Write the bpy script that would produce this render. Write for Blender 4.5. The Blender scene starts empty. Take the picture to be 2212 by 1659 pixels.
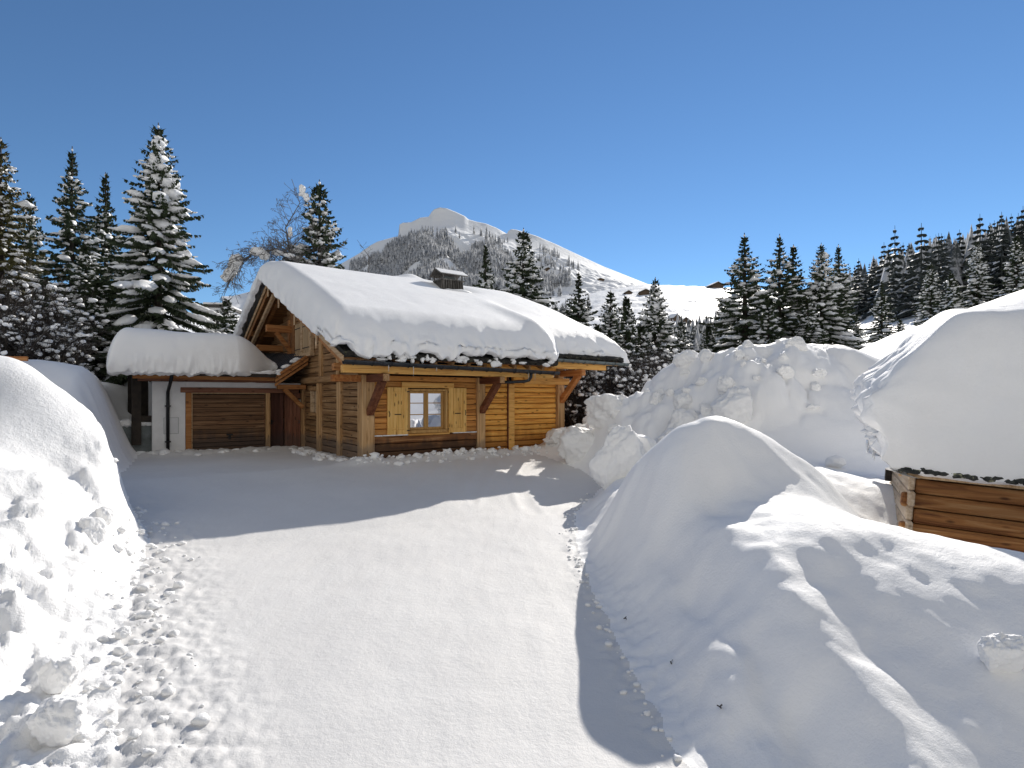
import bpy, bmesh, math, random
import numpy as np
from mathutils import Vector, Matrix, noise as mnoise
random.seed(7); rng = np.random.default_rng(7)
scene = bpy.context.scene
COL = scene.collection
rad = math.radians
EYE = 1.75
def W(px, py, Y):            # planning unit: position seen at (px,py) of a 2212 px wide view, Y metres away
    return Vector(((px-1106)/1211*Y, Y, EYE-(py-860)/1211*Y))

# ------------------------------------------------------------------ objects
def tag(o, label=None, cat=None, group=None, kind=None):
    if label: o['label'] = label
    if cat: o['category'] = cat
    if group: o['group'] = group
    if kind: o['kind'] = kind
    return o
def empty(name, loc=(0,0,0), rz=0, label=None, cat=None, group=None):
    o = bpy.data.objects.new(name, None); COL.objects.link(o)
    o.empty_display_size = 0.2
    o.location = loc; o.rotation_euler = (0,0,rz)
    return tag(o, label, cat, group)
def copy_tree(o, parent=None):
    c = o.copy(); COL.objects.link(c)
    if parent: c.parent = parent
    for ch in list(o.children): copy_tree(ch, c)
    return c
def mesh_np(name, V, F, mats, parent=None, smooth=True, mi=None):
    V = np.asarray(V, dtype=np.float32); F = np.asarray(F, dtype=np.int32)
    me = bpy.data.meshes.new(name); k = F.shape[1]
    me.vertices.add(len(V)); me.vertices.foreach_set('co', V.ravel())
    me.loops.add(F.size); me.loops.foreach_set('vertex_index', F.ravel())
    me.polygons.add(len(F)); me.polygons.foreach_set('loop_start', np.arange(0, F.size, k, dtype=np.int32))
    if smooth: me.polygons.foreach_set('use_smooth', np.ones(len(F), dtype=bool))
    for m in (mats if isinstance(mats, (list,tuple)) else [mats]): me.materials.append(m)
    if mi is not None: me.polygons.foreach_set('material_index', np.asarray(mi, dtype=np.int32))
    me.update(calc_edges=True); me.validate()
    o = bpy.data.objects.new(name, me); COL.objects.link(o)
    if parent: o.parent = parent
    return o
class MB:
    def __init__(s): s.v=[]; s.f=[]; s.m=[]; s.cur=0
    def add(s, vs, fs):
        b=len(s.v); s.v.extend([tuple(p) for p in vs])
        for f in fs: s.f.append([i+b for i in f]); s.m.append(s.cur)
        return s
    def hexa(s, c):            # 8 corners: bottom loop 0-3, top loop 4-7
        return s.add(c, [(3,2,1,0),(4,5,6,7),(0,1,5,4),(1,2,6,5),(2,3,7,6),(3,0,4,7)])
    def box(s, x0,x1,y0,y1,z0,z1):
        return s.hexa([(x0,y0,z0),(x1,y0,z0),(x1,y1,z0),(x0,y1,z0),(x0,y0,z1),(x1,y0,z1),(x1,y1,z1),(x0,y1,z1)])
    def bar(s, a, b, w, h, up=(0,0,1)):   # square bar from a to b
        a=Vector(a); b=Vector(b); d=(b-a).normalized(); up=Vector(up)
        if abs(d.dot(up))>.98: up=Vector((0,1,0))
        r=d.cross(up).normalized()*w/2; u=r.cross(d).normalized()*h/2
        return s.hexa([a-r-u,a+r-u,b+r-u,b-r-u,a-r+u,a+r+u,b+r+u,b-r+u])
    def tube(s, pts, rads, n=6, cap=True, sq=None):
        pts=[Vector(p) for p in pts]; vs=[]; fs=[]
        L=len(pts)
        if not hasattr(rads,'__len__'): rads=[rads]*L
        ref=None
        for i,p in enumerate(pts):
            t=(pts[min(i+1,L-1)]-pts[max(i-1,0)])
            t = t.normalized() if t.length>1e-9 else Vector((0,0,1))
            if ref is None:
                ref=Vector((0,0,1)) if abs(t.z)<.9 else Vector((1,0,0))
            r=t.cross(ref); r = r.normalized() if r.length>1e-6 else Vector((1,0,0))
            u=r.cross(t).normalized(); ref=u
            for k in range(n):
                a=2*math.pi*k/n
                vs.append(p+(r*math.cos(a)+u*math.sin(a))*rads[i])
        for i in range(L-1):
            for k in range(n):
                k2=(k+1)%n
                fs.append((i*n+k,i*n+k2,(i+1)*n+k2,(i+1)*n+k))
        if cap and n>3: fs.append(tuple(range(n))[::-1]); fs.append(tuple(range((L-1)*n,L*n)))
        return s.add(vs,fs)
    def blob(s, c, r, seed=0, lump=.2, sub=1, rot=0):
        vs,fs=ICO[sub]; c=Vector(c); q=Matrix.Rotation(rot,3,'Z')
        o=Vector((seed*3.17,seed*1.31,seed*.77)); out=[]
        for v in vs:
            k=1+lump*mnoise.noise(v*1.3+o)+lump*.5*mnoise.noise(v*3+o)
            out.append(c+q@Vector((v.x*r[0]*k,v.y*r[1]*k,v.z*r[2]*k)))
        return s.add(out,fs)
    def build(s, name, mats, parent=None, bevel=0, smooth=False, seg=1):
        me=bpy.data.meshes.new(name); me.from_pydata(s.v,[],s.f)
        for m in (mats if isinstance(mats,(list,tuple)) else [mats]): me.materials.append(m)
        me.polygons.foreach_set('material_index', s.m)
        if bevel:
            bm=bmesh.new(); bm.from_mesh(me)
            es=[e for e in bm.edges if len(e.link_faces)==2 and e.calc_face_angle(0)>.5]
            bmesh.ops.bevel(bm, geom=es, offset=bevel, segments=seg, affect='EDGES', profile=.5, clamp_overlap=True)
            bm.to_mesh(me); bm.free()
        if smooth: me.polygons.foreach_set('use_smooth',[True]*len(me.polygons))
        me.update()
        o=bpy.data.objects.new(name,me); COL.objects.link(o)
        if parent: o.parent=parent
        return o
ICO={}
for sub in (0,1,2,3,4):
    bm=bmesh.new(); bmesh.ops.create_icosphere(bm, subdivisions=sub+1 if sub else 1, radius=1)
    bm.verts.ensure_lookup_table()
    ICO[sub]=([v.co.copy() for v in bm.verts],[tuple(v.index for v in f.verts) for f in bm.faces]); bm.free()

# ------------------------------------------------------------------ numpy noise
_P=np.random.default_rng(3).permutation(256); _P=np.concatenate([_P,_P,_P])
_G=np.random.default_rng(4).normal(size=(256,3)); _G/=np.linalg.norm(_G,axis=1)[:,None]
def pn(x,y,z=0.0):
    x=np.asarray(x,float); y=np.asarray(y,float); z=np.broadcast_to(np.asarray(z,float),x.shape)
    xi=np.floor(x).astype(int); yi=np.floor(y).astype(int); zi=np.floor(z).astype(int)
    fx=x-xi; fy=y-yi; fz=z-zi; xi&=255; yi&=255; zi&=255
    u=fx*fx*fx*(fx*(fx*6-15)+10); v=fy*fy*fy*(fy*(fy*6-15)+10); w=fz*fz*fz*(fz*(fz*6-15)+10)
    def g(i,j,k):
        h=_P[_P[_P[xi+i]+yi+j]+zi+k]; q=_G[h]
        return q[...,0]*(fx-i)+q[...,1]*(fy-j)+q[...,2]*(fz-k)
    l=lambda a,b,t:a+(b-a)*t
    return l(l(l(g(0,0,0),g(1,0,0),u),l(g(0,1,0),g(1,1,0),u),v),l(l(g(0,0,1),g(1,0,1),u),l(g(0,1,1),g(1,1,1),u),v),w)*1.5
def fbm(x,y,z=0.0,oct=4,gain=.5):
    s=0;a=1
    for i in range(oct): s=s+a*pn(x*2**i+i*7.3,y*2**i-i*3.1,np.asarray(z)*2**i+i*1.7); a*=gain
    return s
def billow(x,y,z=0.0,oct=3):
    s=0;a=1
    for i in range(oct): s=s+a*(np.abs(pn(x*2**i+i*5.3,y*2**i+i*2.9,np.asarray(z)+i*3.3))*2-.5); a*=.5
    return s
def domes(x,y,seed=0,r=.75):   # rounded clods: caps on a jittered lattice
    x=np.asarray(x,float); y=np.asarray(y,float)
    xi=np.floor(x).astype(int); yi=np.floor(y).astype(int); best=np.zeros(x.shape)
    for i in (-1,0,1):
        for j in (-1,0,1):
            h=_P[_P[(xi+i+seed*17)&255]+((yi+j)&255)]; h2=_P[h+31]; h3=_P[h+77]
            cx=xi+i+.15+.7*h/255; cy=yi+j+.15+.7*h2/255; rr=r*(.45+.75*h3/255)
            d=((x-cx)**2+(y-cy)**2)/rr**2
            best=np.maximum(best,np.sqrt(np.clip(1-d,0,1))*(.4+.6*h3/255))
    return best
def sst(a,b,x):
    t=np.clip((np.asarray(x,float)-a)/(b-a),0,1); return t*t*(3-2*t)

# ------------------------------------------------------------------ materials
MATS={}
class NT:
    def __init__(s,name):
        s.m=bpy.data.materials.new(name); s.m.use_nodes=True; s.t=s.m.node_tree
        s.b=s.t.nodes['Principled BSDF']; s.tc=s.n('ShaderNodeTexCoord')
    def n(s,t,**k):
        n=s.t.nodes.new(t)
        for a,b in k.items():
            if isinstance(a,str) and hasattr(n,a): setattr(n,a,b)
        return n
    def l(s,a,b): s.t.links.new(a,b)
    def noise(s,vec,scale,detail=4,rough=.55,dist=0):
        n=s.n('ShaderNodeTexNoise'); n.inputs['Scale'].default_value=scale; n.inputs['Detail'].default_value=detail
        n.inputs['Roughness'].default_value=rough; n.inputs['Distortion'].default_value=dist
        if vec is not None: s.l(vec,n.inputs['Vector'])
        return n.outputs['Fac']
    def mapping(s,vec,scale):
        n=s.n('ShaderNodeMapping'); n.inputs['Scale'].default_value=scale; s.l(vec,n.inputs['Vector']); return n.outputs[0]
    def ramp(s,fac,stops):
        n=s.n('ShaderNodeValToRGB'); e=n.color_ramp.elements
        while len(e)<len(stops): e.new(.5)
        for i,(p,c) in enumerate(stops):
            e[i].position=p; e[i].color=(*c,1) if len(c)==3 else c
        s.l(fac,n.inputs[0]); return n.outputs[0]
    def mix(s,fac,a,b,mode='MIX'):
        n=s.n('ShaderNodeMix'); n.data_type='RGBA'; n.blend_type=mode
        for sock,val in ((n.inputs[0],fac),(n.inputs[6],a),(n.inputs[7],b)):
            if hasattr(val,'links'): s.l(val,sock)
            else: sock.default_value=val if not isinstance(val,tuple) else (*val,1)[:4]
        return n.outputs[2]
    def math(s,op,a,b=0.0,c=None):
        n=s.n('ShaderNodeMath'); n.operation=op
        for i,v in enumerate((a,b,c)):
            if v is None: continue
            if hasattr(v,'links'): s.l(v,n.inputs[i])
            else: n.inputs[i].default_value=v
        return n.outputs[0]
    def bump(s,h,strength,dist=.02):
        n=s.n('ShaderNodeBump'); n.inputs['Strength'].default_value=strength; n.inputs['Distance'].default_value=dist
        s.l(h,n.inputs['Height']); s.l(n.outputs[0],s.b.inputs['Normal'])
    def set(s,**k):
        for a,v in k.items():
            i=s.b.inputs[a.replace('_',' ')]
            if hasattr(v,'links'): s.l(v,i)
            else: i.default_value=(*v,1) if isinstance(v,tuple) and len(v)==3 else v
def snow_mat(name,c1,c2,bscale=28,bstr=.25,bd=.02,nscale=.8,rough=.6):
    t=NT(name); v=t.tc.outputs['Object']
    f=t.noise(v,nscale,5,.6)
    t.set(Base_Color=t.ramp(f,[(.35,c1),(.65,c2)]),Roughness=rough)
    t.b.inputs['Specular IOR Level'].default_value=.25
    a=t.noise(v,bscale,4,.7); b=t.noise(v,bscale*7,2,.7)
    t.bump(t.math('ADD',a,t.math('MULTIPLY',b,.35)),bstr,bd)
    return t.m
M={}
M['snow']=snow_mat('fresh_snow',(.89,.885,.88),(.93,.925,.915),bstr=.42)
M['snow_rough']=snow_mat('clumped_snow',(.86,.855,.845),(.92,.915,.905),bscale=14,bstr=.45,bd=.05)
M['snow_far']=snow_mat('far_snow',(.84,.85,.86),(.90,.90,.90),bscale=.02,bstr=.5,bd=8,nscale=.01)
def packed():
    t=NT('packed_snow'); v=t.tc.outputs['Object']
    f=t.noise(v,.55,5,.65); g=t.noise(t.mapping(v,(2.2,.5,1)),1.4,5,.6)
    c=t.ramp(f,[(.3,(.64,.635,.63)),(.7,(.73,.725,.715))])
    t.set(Base_Color=t.mix(t.math('MULTIPLY',g,.6),c,(.68,.66,.635)),Roughness=.7)
    a=t.noise(v,16,5,.7); b=t.noise(v,90,2,.7)
    t.bump(t.math('ADD',a,t.math('MULTIPLY',b,.3)),.35,.03)
    return t.m
M['packed']=packed()
def tree_snow():
    t=NT('branch_snow'); v=t.tc.outputs['Object']
    t.set(Base_Color=(.88,.885,.89),Roughness=.6); t.bump(t.noise(v,5,4,.7),.6,.1); return t.m
M['tsnow']=tree_snow()
def wood(name,dark,mid,light,axis='x',board=.17,boff=0,knots=1.0,var=.35,stain=None,rough=.7,gs=13):
    t=NT(name); v=t.tc.outputs['Object']
    sc={'x':(.7,gs,gs),'y':(gs,.7,gs),'z':(gs,gs,.7)}[axis]
    sep=t.n('ShaderNodeSeparateXYZ'); t.l(v,sep.inputs[0])
    if axis=='z': bi=t.math('FLOOR',t.math('MULTIPLY',t.math('ADD',sep.outputs[0],sep.outputs[1]),1/board))
    else: bi=t.math('FLOOR',t.math('MULTIPLY',t.math('ADD',sep.outputs[2],boff),1/board))
    wn=t.n('ShaderNodeTexWhiteNoise'); wn.noise_dimensions='1D'; t.l(bi,wn.inputs['W'])
    # shift the grain of every board
    off=t.n('ShaderNodeVectorMath'); off.operation='MULTIPLY_ADD'
    t.l(wn.outputs['Color'],off.inputs[0]); off.inputs[1].default_value=(7,7,7); t.l(v,off.inputs[2])
    gv=t.mapping(off.outputs[0],sc)
    g=t.noise(gv,1,6,.62,.9)
    c=t.ramp(g,[(.33,dark),(.5,mid),(.67,light)])
    big=t.noise(v,1.1,3,.5)
    c=t.mix(t.math('MULTIPLY',big,.35),c,dark)
    hs=t.n('ShaderNodeHueSaturation'); t.l(c,hs.inputs['Color'])
    t.l(t.math('ADD',t.math('MULTIPLY',wn.outputs['Value'],var),1-var/2),hs.inputs['Value']); c=hs.outputs[0]
    if knots:
        vo=t.n('ShaderNodeTexVoronoi'); vo.inputs['Scale'].default_value=1
        ks={'x':(2.6,7,7),'y':(7,2.6,7),'z':(7,7,2.6)}[axis]
        t.l(t.mapping(off.outputs[0],ks),vo.inputs['Vector'])
        k=t.ramp(vo.outputs['Distance'],[(.08,(1,1,1)),(.20,(0,0,0))])
        c=t.mix(t.math('MULTIPLY',k,.85*knots),c,tuple(x*.35 for x in dark))
    if stain:   # damp, weathered foot of the wall
        zn=t.math('ADD',sep.outputs[2],t.math('MULTIPLY',t.noise(t.mapping(v,(3,3,.6)),1.5,4),-.7))
        s=t.ramp(zn,[(stain[0],(1,1,1)),(stain[1],(0,0,0))])
        c=t.mix(t.math('MULTIPLY',s,stain[3]),c,stain[2])
    t.set(Base_Color=c,Roughness=rough); t.b.inputs['Specular IOR Level'].default_value=.3
    t.bump(g,.5,.012)
    return t.m
M['wall_x']=wood('weathered_boards',(.27,.095,.022),(.62,.27,.062),(.76,.39,.115),'x',.17,stain=(.0,.25,(.10,.045,.016),.7))
M['base_x']=wood('dark_base_beams',(.085,.03,.009),(.25,.105,.033),(.45,.25,.11),'x',.227,stain=(-.35,.2,(.05,.026,.014),.8))
M['log_x']=wood('honey_logs',(.52,.20,.035),(.86,.43,.085),(.92,.56,.15),'x',.178,var=.25,stain=(-.1,.45,(.30,.115,.022),.8))
M['wall_y']=wood('greyed_boards',(.12,.058,.022),(.31,.17,.072),(.47,.29,.145),'y',.2,stain=(-.25,.25,(.13,.11,.095),.6))
M['post']=wood('old_posts',(.28,.14,.055),(.58,.35,.155),(.74,.50,.27),'z',.6,var=.15,stain=(-.35,.15,(.22,.17,.125),.6))
M['beam_x']=wood('pale_beam_long',(.50,.22,.055),(.80,.44,.12),(.88,.56,.19),'x',.5,var=.1)
M['beam_y']=wood('weathered_beam_cross',(.22,.115,.045),(.42,.24,.105),(.54,.35,.19),'y',.5,var=.15)
M['red_y']=wood('red_brown_bracket',(.085,.026,.012),(.17,.058,.024),(.26,.10,.045),'y',.5,knots=0,var=.2)
M['orange_y']=wood('orange_bracket',(.30,.10,.028),(.46,.17,.045),(.58,.27,.09),'y',.5,knots=0,var=.2)
M['orange_x']=wood('orange_timber',(.27,.10,.032),(.44,.19,.06),(.55,.28,.11),'x',.4,var=.2)
M['pale_y']=wood('pale_board_edge',(.34,.21,.11),(.55,.38,.22),(.66,.49,.31),'y',.5,var=.15)
M['soffit']=wood('soffit_boards',(.16,.07,.025),(.32,.145,.05),(.42,.21,.08),'x',.14,var=.3)
M['shutter']=wood('shutter_panel',(.52,.26,.07),(.82,.49,.14),(.90,.60,.22),'z',.11,var=.12)
M['shutter_y']=wood('loft_shutter',(.30,.19,.10),(.52,.36,.20),(.62,.46,.28),'z',.11,var=.15)
M['frame']=wood('window_frame_wood',(.36,.19,.06),(.55,.32,.11),(.63,.40,.15),'z',.3,knots=0,var=.1)
M['garage_door']=wood('garage_door_boards',(.085,.042,.022),(.20,.105,.05),(.33,.195,.105),'x',.145,var=.55,stain=(-.15,.35,(.055,.045,.042),.75))
M['dark_red']=wood('dark_red_boards',(.07,.028,.02),(.13,.052,.034),(.19,.085,.055),'z',.16,knots=0,stain=(-.2,.3,(.05,.04,.04),.6))
M['red_board']=wood('red_board',(.14,.055,.032),(.25,.105,.06),(.33,.16,.095),'z',.16,stain=(-.3,.2,(.10,.07,.06),.6))
M['lintel']=wood('lintel_board',(.15,.06,.035),(.26,.115,.065),(.35,.17,.10),'x',.5,var=.1)
M['grey_wood']=wood('grey_timber',(.05,.045,.04),(.12,.11,.10),(.24,.22,.20),'z',.12,knots=.4,var=.6)
M['hut_x']=wood('hut_logs',(.15,.05,.014),(.43,.19,.06),(.62,.36,.16),'x',.2055,boff=.0,var=.65,gs=9)
M['hut_y']=wood('hut_log_ends',(.36,.26,.17),(.56,.44,.32),(.68,.57,.44),'y',.2055,var=.3)
def plain(name,col,rough=.6,metal=0,nscale=0,var=.3,bump=0,spec=.5):
    t=NT(name); v=t.tc.outputs['Object']
    if nscale:
        f=t.noise(v,nscale,5,.6)
        t.set(Base_Color=t.ramp(f,[(.3,tuple(c*(1-var) for c in col)),(.7,tuple(min(1,c*(1+var)) for c in col))]))
        if bump: t.bump(f,bump,.02)
    else: t.set(Base_Color=col)
    t.set(Roughness=rough,Metallic=metal); t.b.inputs['Specular IOR Level'].default_value=spec
    return t.m
M['gutter']=plain('gutter_zinc',(.035,.038,.043),.45,.6,6,.4)
M['gutter2']=plain('gutter_grey',(.11,.13,.13),.5,.5,6,.3)
M['iron']=plain('black_iron',(.02,.018,.018),.6,.3)
M['pipe']=plain('downpipe_metal',(.018,.019,.022),.4,.5)
M['render']=plain('white_render',(.82,.82,.82),.9,0,3,.07,.15)
M['panel']=plain('meter_panel',(.74,.74,.75),.7,0,2,.05)
M['concrete']=plain('concrete',(.17,.19,.19),.9,0,3,.45,.3)
M['dark']=plain('dark_interior',(.012,.011,.010),.9)
M['darkwood']=plain('dark_boards',(.03,.022,.016),.8,0,5,.5,.3)
M['slab']=plain('stone_step',(.12,.125,.13),.9,0,4,.3,.3)
def tiles():
    t=NT('mossy_tiles'); v=t.tc.outputs['Object']
    f=t.noise(v,6,5,.7); g=t.noise(v,18,3,.6)
    c=t.ramp(f,[(.3,(.010,.009,.008)),(.55,(.028,.025,.02)),(.72,(.075,.075,.04))])
    t.set(Base_Color=c,Roughness=.9); t.bump(g,.8,.03); return t.m
M['tiles']=tiles()
def lichen():
    t=NT('lichen_shingles'); v=t.tc.outputs['Object']
    f=t.noise(v,7,4,.6); c=t.ramp(f,[(.35,(.012,.014,.014)),(.58,(.05,.052,.046)),(.62,(.32,.32,.20)),(.8,(.42,.42,.30))])
    t.set(Base_Color=c,Roughness=.9); t.bump(t.noise(v,22,4,.7),.9,.03); return t.m
M['lichen']=lichen()
def slate():
    t=NT('slate_courses'); v=t.tc.outputs['Object']
    f=t.noise(v,5,4,.6); t.set(Base_Color=t.ramp(f,[(.3,(.018,.02,.025)),(.7,(.07,.075,.085))]),Roughness=.45); return t.m
M['slate']=slate()
def glass():
    t=NT('window_glass'); t.set(Base_Color=(.03,.035,.04),Roughness=.02)
    g=t.n('ShaderNodeBsdfGlossy'); g.inputs['Color'].default_value=(.95,.96,1,1); g.inputs['Roughness'].default_value=.015
    mx=t.n('ShaderNodeMixShader'); mx.inputs[0].default_value=.72
    nb=t.n('ShaderNodeBump'); nb.inputs['Strength'].default_value=.08; nb.inputs['Distance'].default_value=.02
    t.l(t.noise(t.tc.outputs['Object'],2.5,1),nb.inputs['Height']); t.l(nb.outputs[0],g.inputs['Normal'])
    out=t.t.nodes['Material Output']
    t.l(t.b.outputs[0],mx.inputs[1]); t.l(g.outputs[0],mx.inputs[2]); t.l(mx.outputs[0],out.inputs['Surface']); return t.m
M['glass']=glass()
def ice():
    t=NT('icicle_ice'); t.set(Base_Color=(.85,.9,.95),Roughness=.1); t.b.inputs['Transmission Weight'].default_value=.7; return t.m
M['ice']=ice()
def needles(name,a,b,c):
    t=NT(name); gi=t.n('ShaderNodeNewGeometry'); v=t.tc.outputs['Object']
    f=t.noise(v,1.3,4,.7); r=gi.outputs['Random Per Island']
    col=t.mix(r,t.ramp(f,[(.3,a),(.7,b)]),c)
    t.set(Base_Color=col,Roughness=.7); t.b.inputs['Specular IOR Level'].default_value=.2
    return t.m
M['needle']=needles('spruce_needles',(.026,.042,.022),(.058,.082,.036),(.040,.050,.028))
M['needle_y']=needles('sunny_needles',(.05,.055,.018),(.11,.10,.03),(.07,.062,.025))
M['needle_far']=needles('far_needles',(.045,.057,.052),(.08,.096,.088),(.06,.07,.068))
M['bark']=plain('bark',(.05,.038,.03),.9,0,6,.4,.5)
M['bark_pale']=plain('pale_bark',(.115,.108,.105),.9,0,5,.4,.3)
M['twig']=plain('shrub_twigs',(.04,.032,.027),.9,0,5,.5)
M['roofdark']=plain('dark_roof',(.05,.045,.04),.8,0,1,.4)
M['hutwall']=plain('old_chalet_wall',(.10,.065,.04),.8,0,1,.4)
M['rock']=plain('mountain_rock',(.17,.17,.18),.9,0,.03,.5)
# ------------------------------------------------------------------ ground
CX,CY=-4.095,15.46; UX,UY=.8085,.5885
ROT=math.atan2(UY,UX)
def drive_z(x,y):
    d=(x-CX)*UY-(y-CY)*UX
    d=np.maximum(0,np.asarray(d,float)-.5)
    return -.12*np.minimum(d,4.8)-.03*np.maximum(0,d-4.8)
EL=np.array([(-6,-1.6),(0,-1.9),(3.86,-2.74),(5.6,-3.87),(8.9,-5.75),(9.8,-6.6),(11.5,-8.3),(14,-9.6),(17,-11.3),(20,-13.5),(26,-17)])
ER=np.array([(-6,1.5),(0,1.35),(3.86,1.19),(4.9,1.11),(6.4,1.03),(8.7,1.03),(11.5,1.3),(12.8,1.75),(14.2,2.3),(16,2.0),(18,.75),(20,-1)])
class TPS:
    def __init__(s,P,reg=.02):
        P=np.array(P,float); s.p=P[:,:2]; n=len(P)
        r=np.linalg.norm(s.p[:,None]-s.p[None],axis=2); K=r*r*np.log(r+1e-9)+np.eye(n)*reg
        Q=np.c_[np.ones(n),s.p]; A=np.block([[K,Q],[Q.T,np.zeros((3,3))]])
        s.w=np.linalg.solve(A,np.r_[P[:,2],0,0,0])
    def __call__(s,x,y):
        sh=x.shape; x=x.ravel(); y=y.ravel(); out=np.empty(len(x)); n=len(s.p)
        for i in range(0,len(x),40000):
            q=np.c_[x[i:i+40000],y[i:i+40000]]
            r2=((q[:,None]-s.p[None])**2).sum(2)
            out[i:i+40000]=(.5*r2*np.log(r2+1e-12))@s.w[:n]+s.w[n]+q@s.w[n+1:]
        return out.reshape(sh)
def pts(*a): return [tuple(W(*p)) for p in a]
LEFT=pts((275,985,9.0),(215,905,9.3),(150,850,9.4),(70,790,9.6),(0,768,9.7),(255,1010,8.6),(140,1165,6.6),(0,1350,4.9),
         (0,1000,7.2),(0,1200,5.8),(100,1000,7.9),(-150,900,8),(-300,1200,5.5),(-100,1500,4.2),(230,930,9.6),
         (120,789,14),(180,825,13.8),(240,880,13.5),(262,915,13.2),(60,790,15.5),(200,812,17),(255,830,18))
LEFT+=[(-8.5,11.3,1.3),(-7.6,10.7,.5),(-10.5,12,1.5),(-14,10,2.8),(-12,7,2.4),(-9,3,1.0),(-5,1.5,.1),(-4,-3,-.2),(-9,-5,.6),(-14,3,2.2),(-3.2,2.5,-.5),
       (-16,16,2.6),(-14,20,2.2),(-12.5,22,1.6),(-20,24,2.2),(-14,27,1.9),(-24,30,2.3),(-10,32,1.8),(-30,20,3),(-22,12,3),(-34,36,2.8),(-16,40,2.3),(-5,40,2),(-32,4,3.2)]
def bankY(px,py): return 4.5/(.3*(px-1106)/1211+.45+(py-860)/1211)
RIGHT=pts(*[(p,q,bankY(p,q)) for p,q in ((2212,1659),(2212,1450),(2212,1330),(2000,1400),(2000,1550),(1800,1400),(1800,1550),(1800,1250),(1700,1659),(1700,1500),(1700,1330),(1600,1400),(1600,1500),
          (1700,1180),(1800,1118),(1900,1170),(2000,1218),(2130,1252),(2212,1272),(2330,1310))])
RIGHT+=pts((1500,1140,6.7),(1500,1250,5.75),(1600,1250,5.3),(1600,1105,6.45),(1560,1060,6.9),(1700,1100,5.95),(1775,1098,5.9),(1450,1085,7.1),(1540,1005,7.1),(1620,1000,7.2),(1540,906,7.6),(1420,988,7.9),(1335,1028,8.5),(1292,1045,9.2),(1620,925,7.7),(1700,973,7.65),(1790,1032,7.5),(1865,1132,7.2),
          (1900,1165,7.4),(1230,935,18.2),(1300,893,17.6),(1380,863,17.2),(1440,845,17),(1480,825,16.6),(1560,800,16.4),(1640,765,16),(1700,743,15.6),(1760,765,15.2),(1830,762,15.2),(1870,800,14.6),
          (1340,965,15.3),(1420,965,14.4),(1500,905,14.5),(1600,880,14),(1700,860,13.6),(1760,950,12.6),(1850,1010,11.6),(1930,1045,10.2),(1950,1062,9.6),
          (1850,775,21),(1930,722,23),(2090,667,25),(2212,625,26),(2400,570,27))
RIGHT+=[(1.7,4,-.52),(1.75,5,-.25),(1.85,6,.02),(1.9,7,.2),(1.6,8,.25),(1.45,9.5,-.05),(1.5,10.8,-.25),(1.6,3.3,-.75),(2.6,2,-.9),(4,1.8,-.75),(5,2.4,-.2),(5.4,3.8,.35),(4.9,6.4,-.3),(5.6,6.2,-.3),(6.4,7.2,-.8),(7.5,4.5,-.2),(3.4,9.2,.35),(2.4,10.2,.05),(4.6,8.9,.1),(5.6,10.6,.45),(3.6,12.9,.35),(2.7,13.2,.0),(5.6,12.6,.55),(5.6,7.8,-.6),(8.5,5.5,-.7),(9,8.5,.0),(11,10,.6),(8.2,11,.5),(13,7,.3),(8,2,-.8),(4,1,-.8),(2,0,-.75),(3,-4,-.8),(12,0,-.6),(20,5,.5),
        (11,14,2.1),(13,18,2.6),(1.5,20.5,.35),(2.5,23,.6),(5,20,1.2),(8,19,1.9),(10,24,1.6),(4,28,.6),(14,28,1.6),(20,34,2.2),(2,36,1.2),(10,40,1.4),(28,38,5),(26,20,5.5),(34,26,8),(22,12,3.2),(30,12,4.5)]
TL=TPS(LEFT); TR=TPS(RIGHT)
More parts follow.
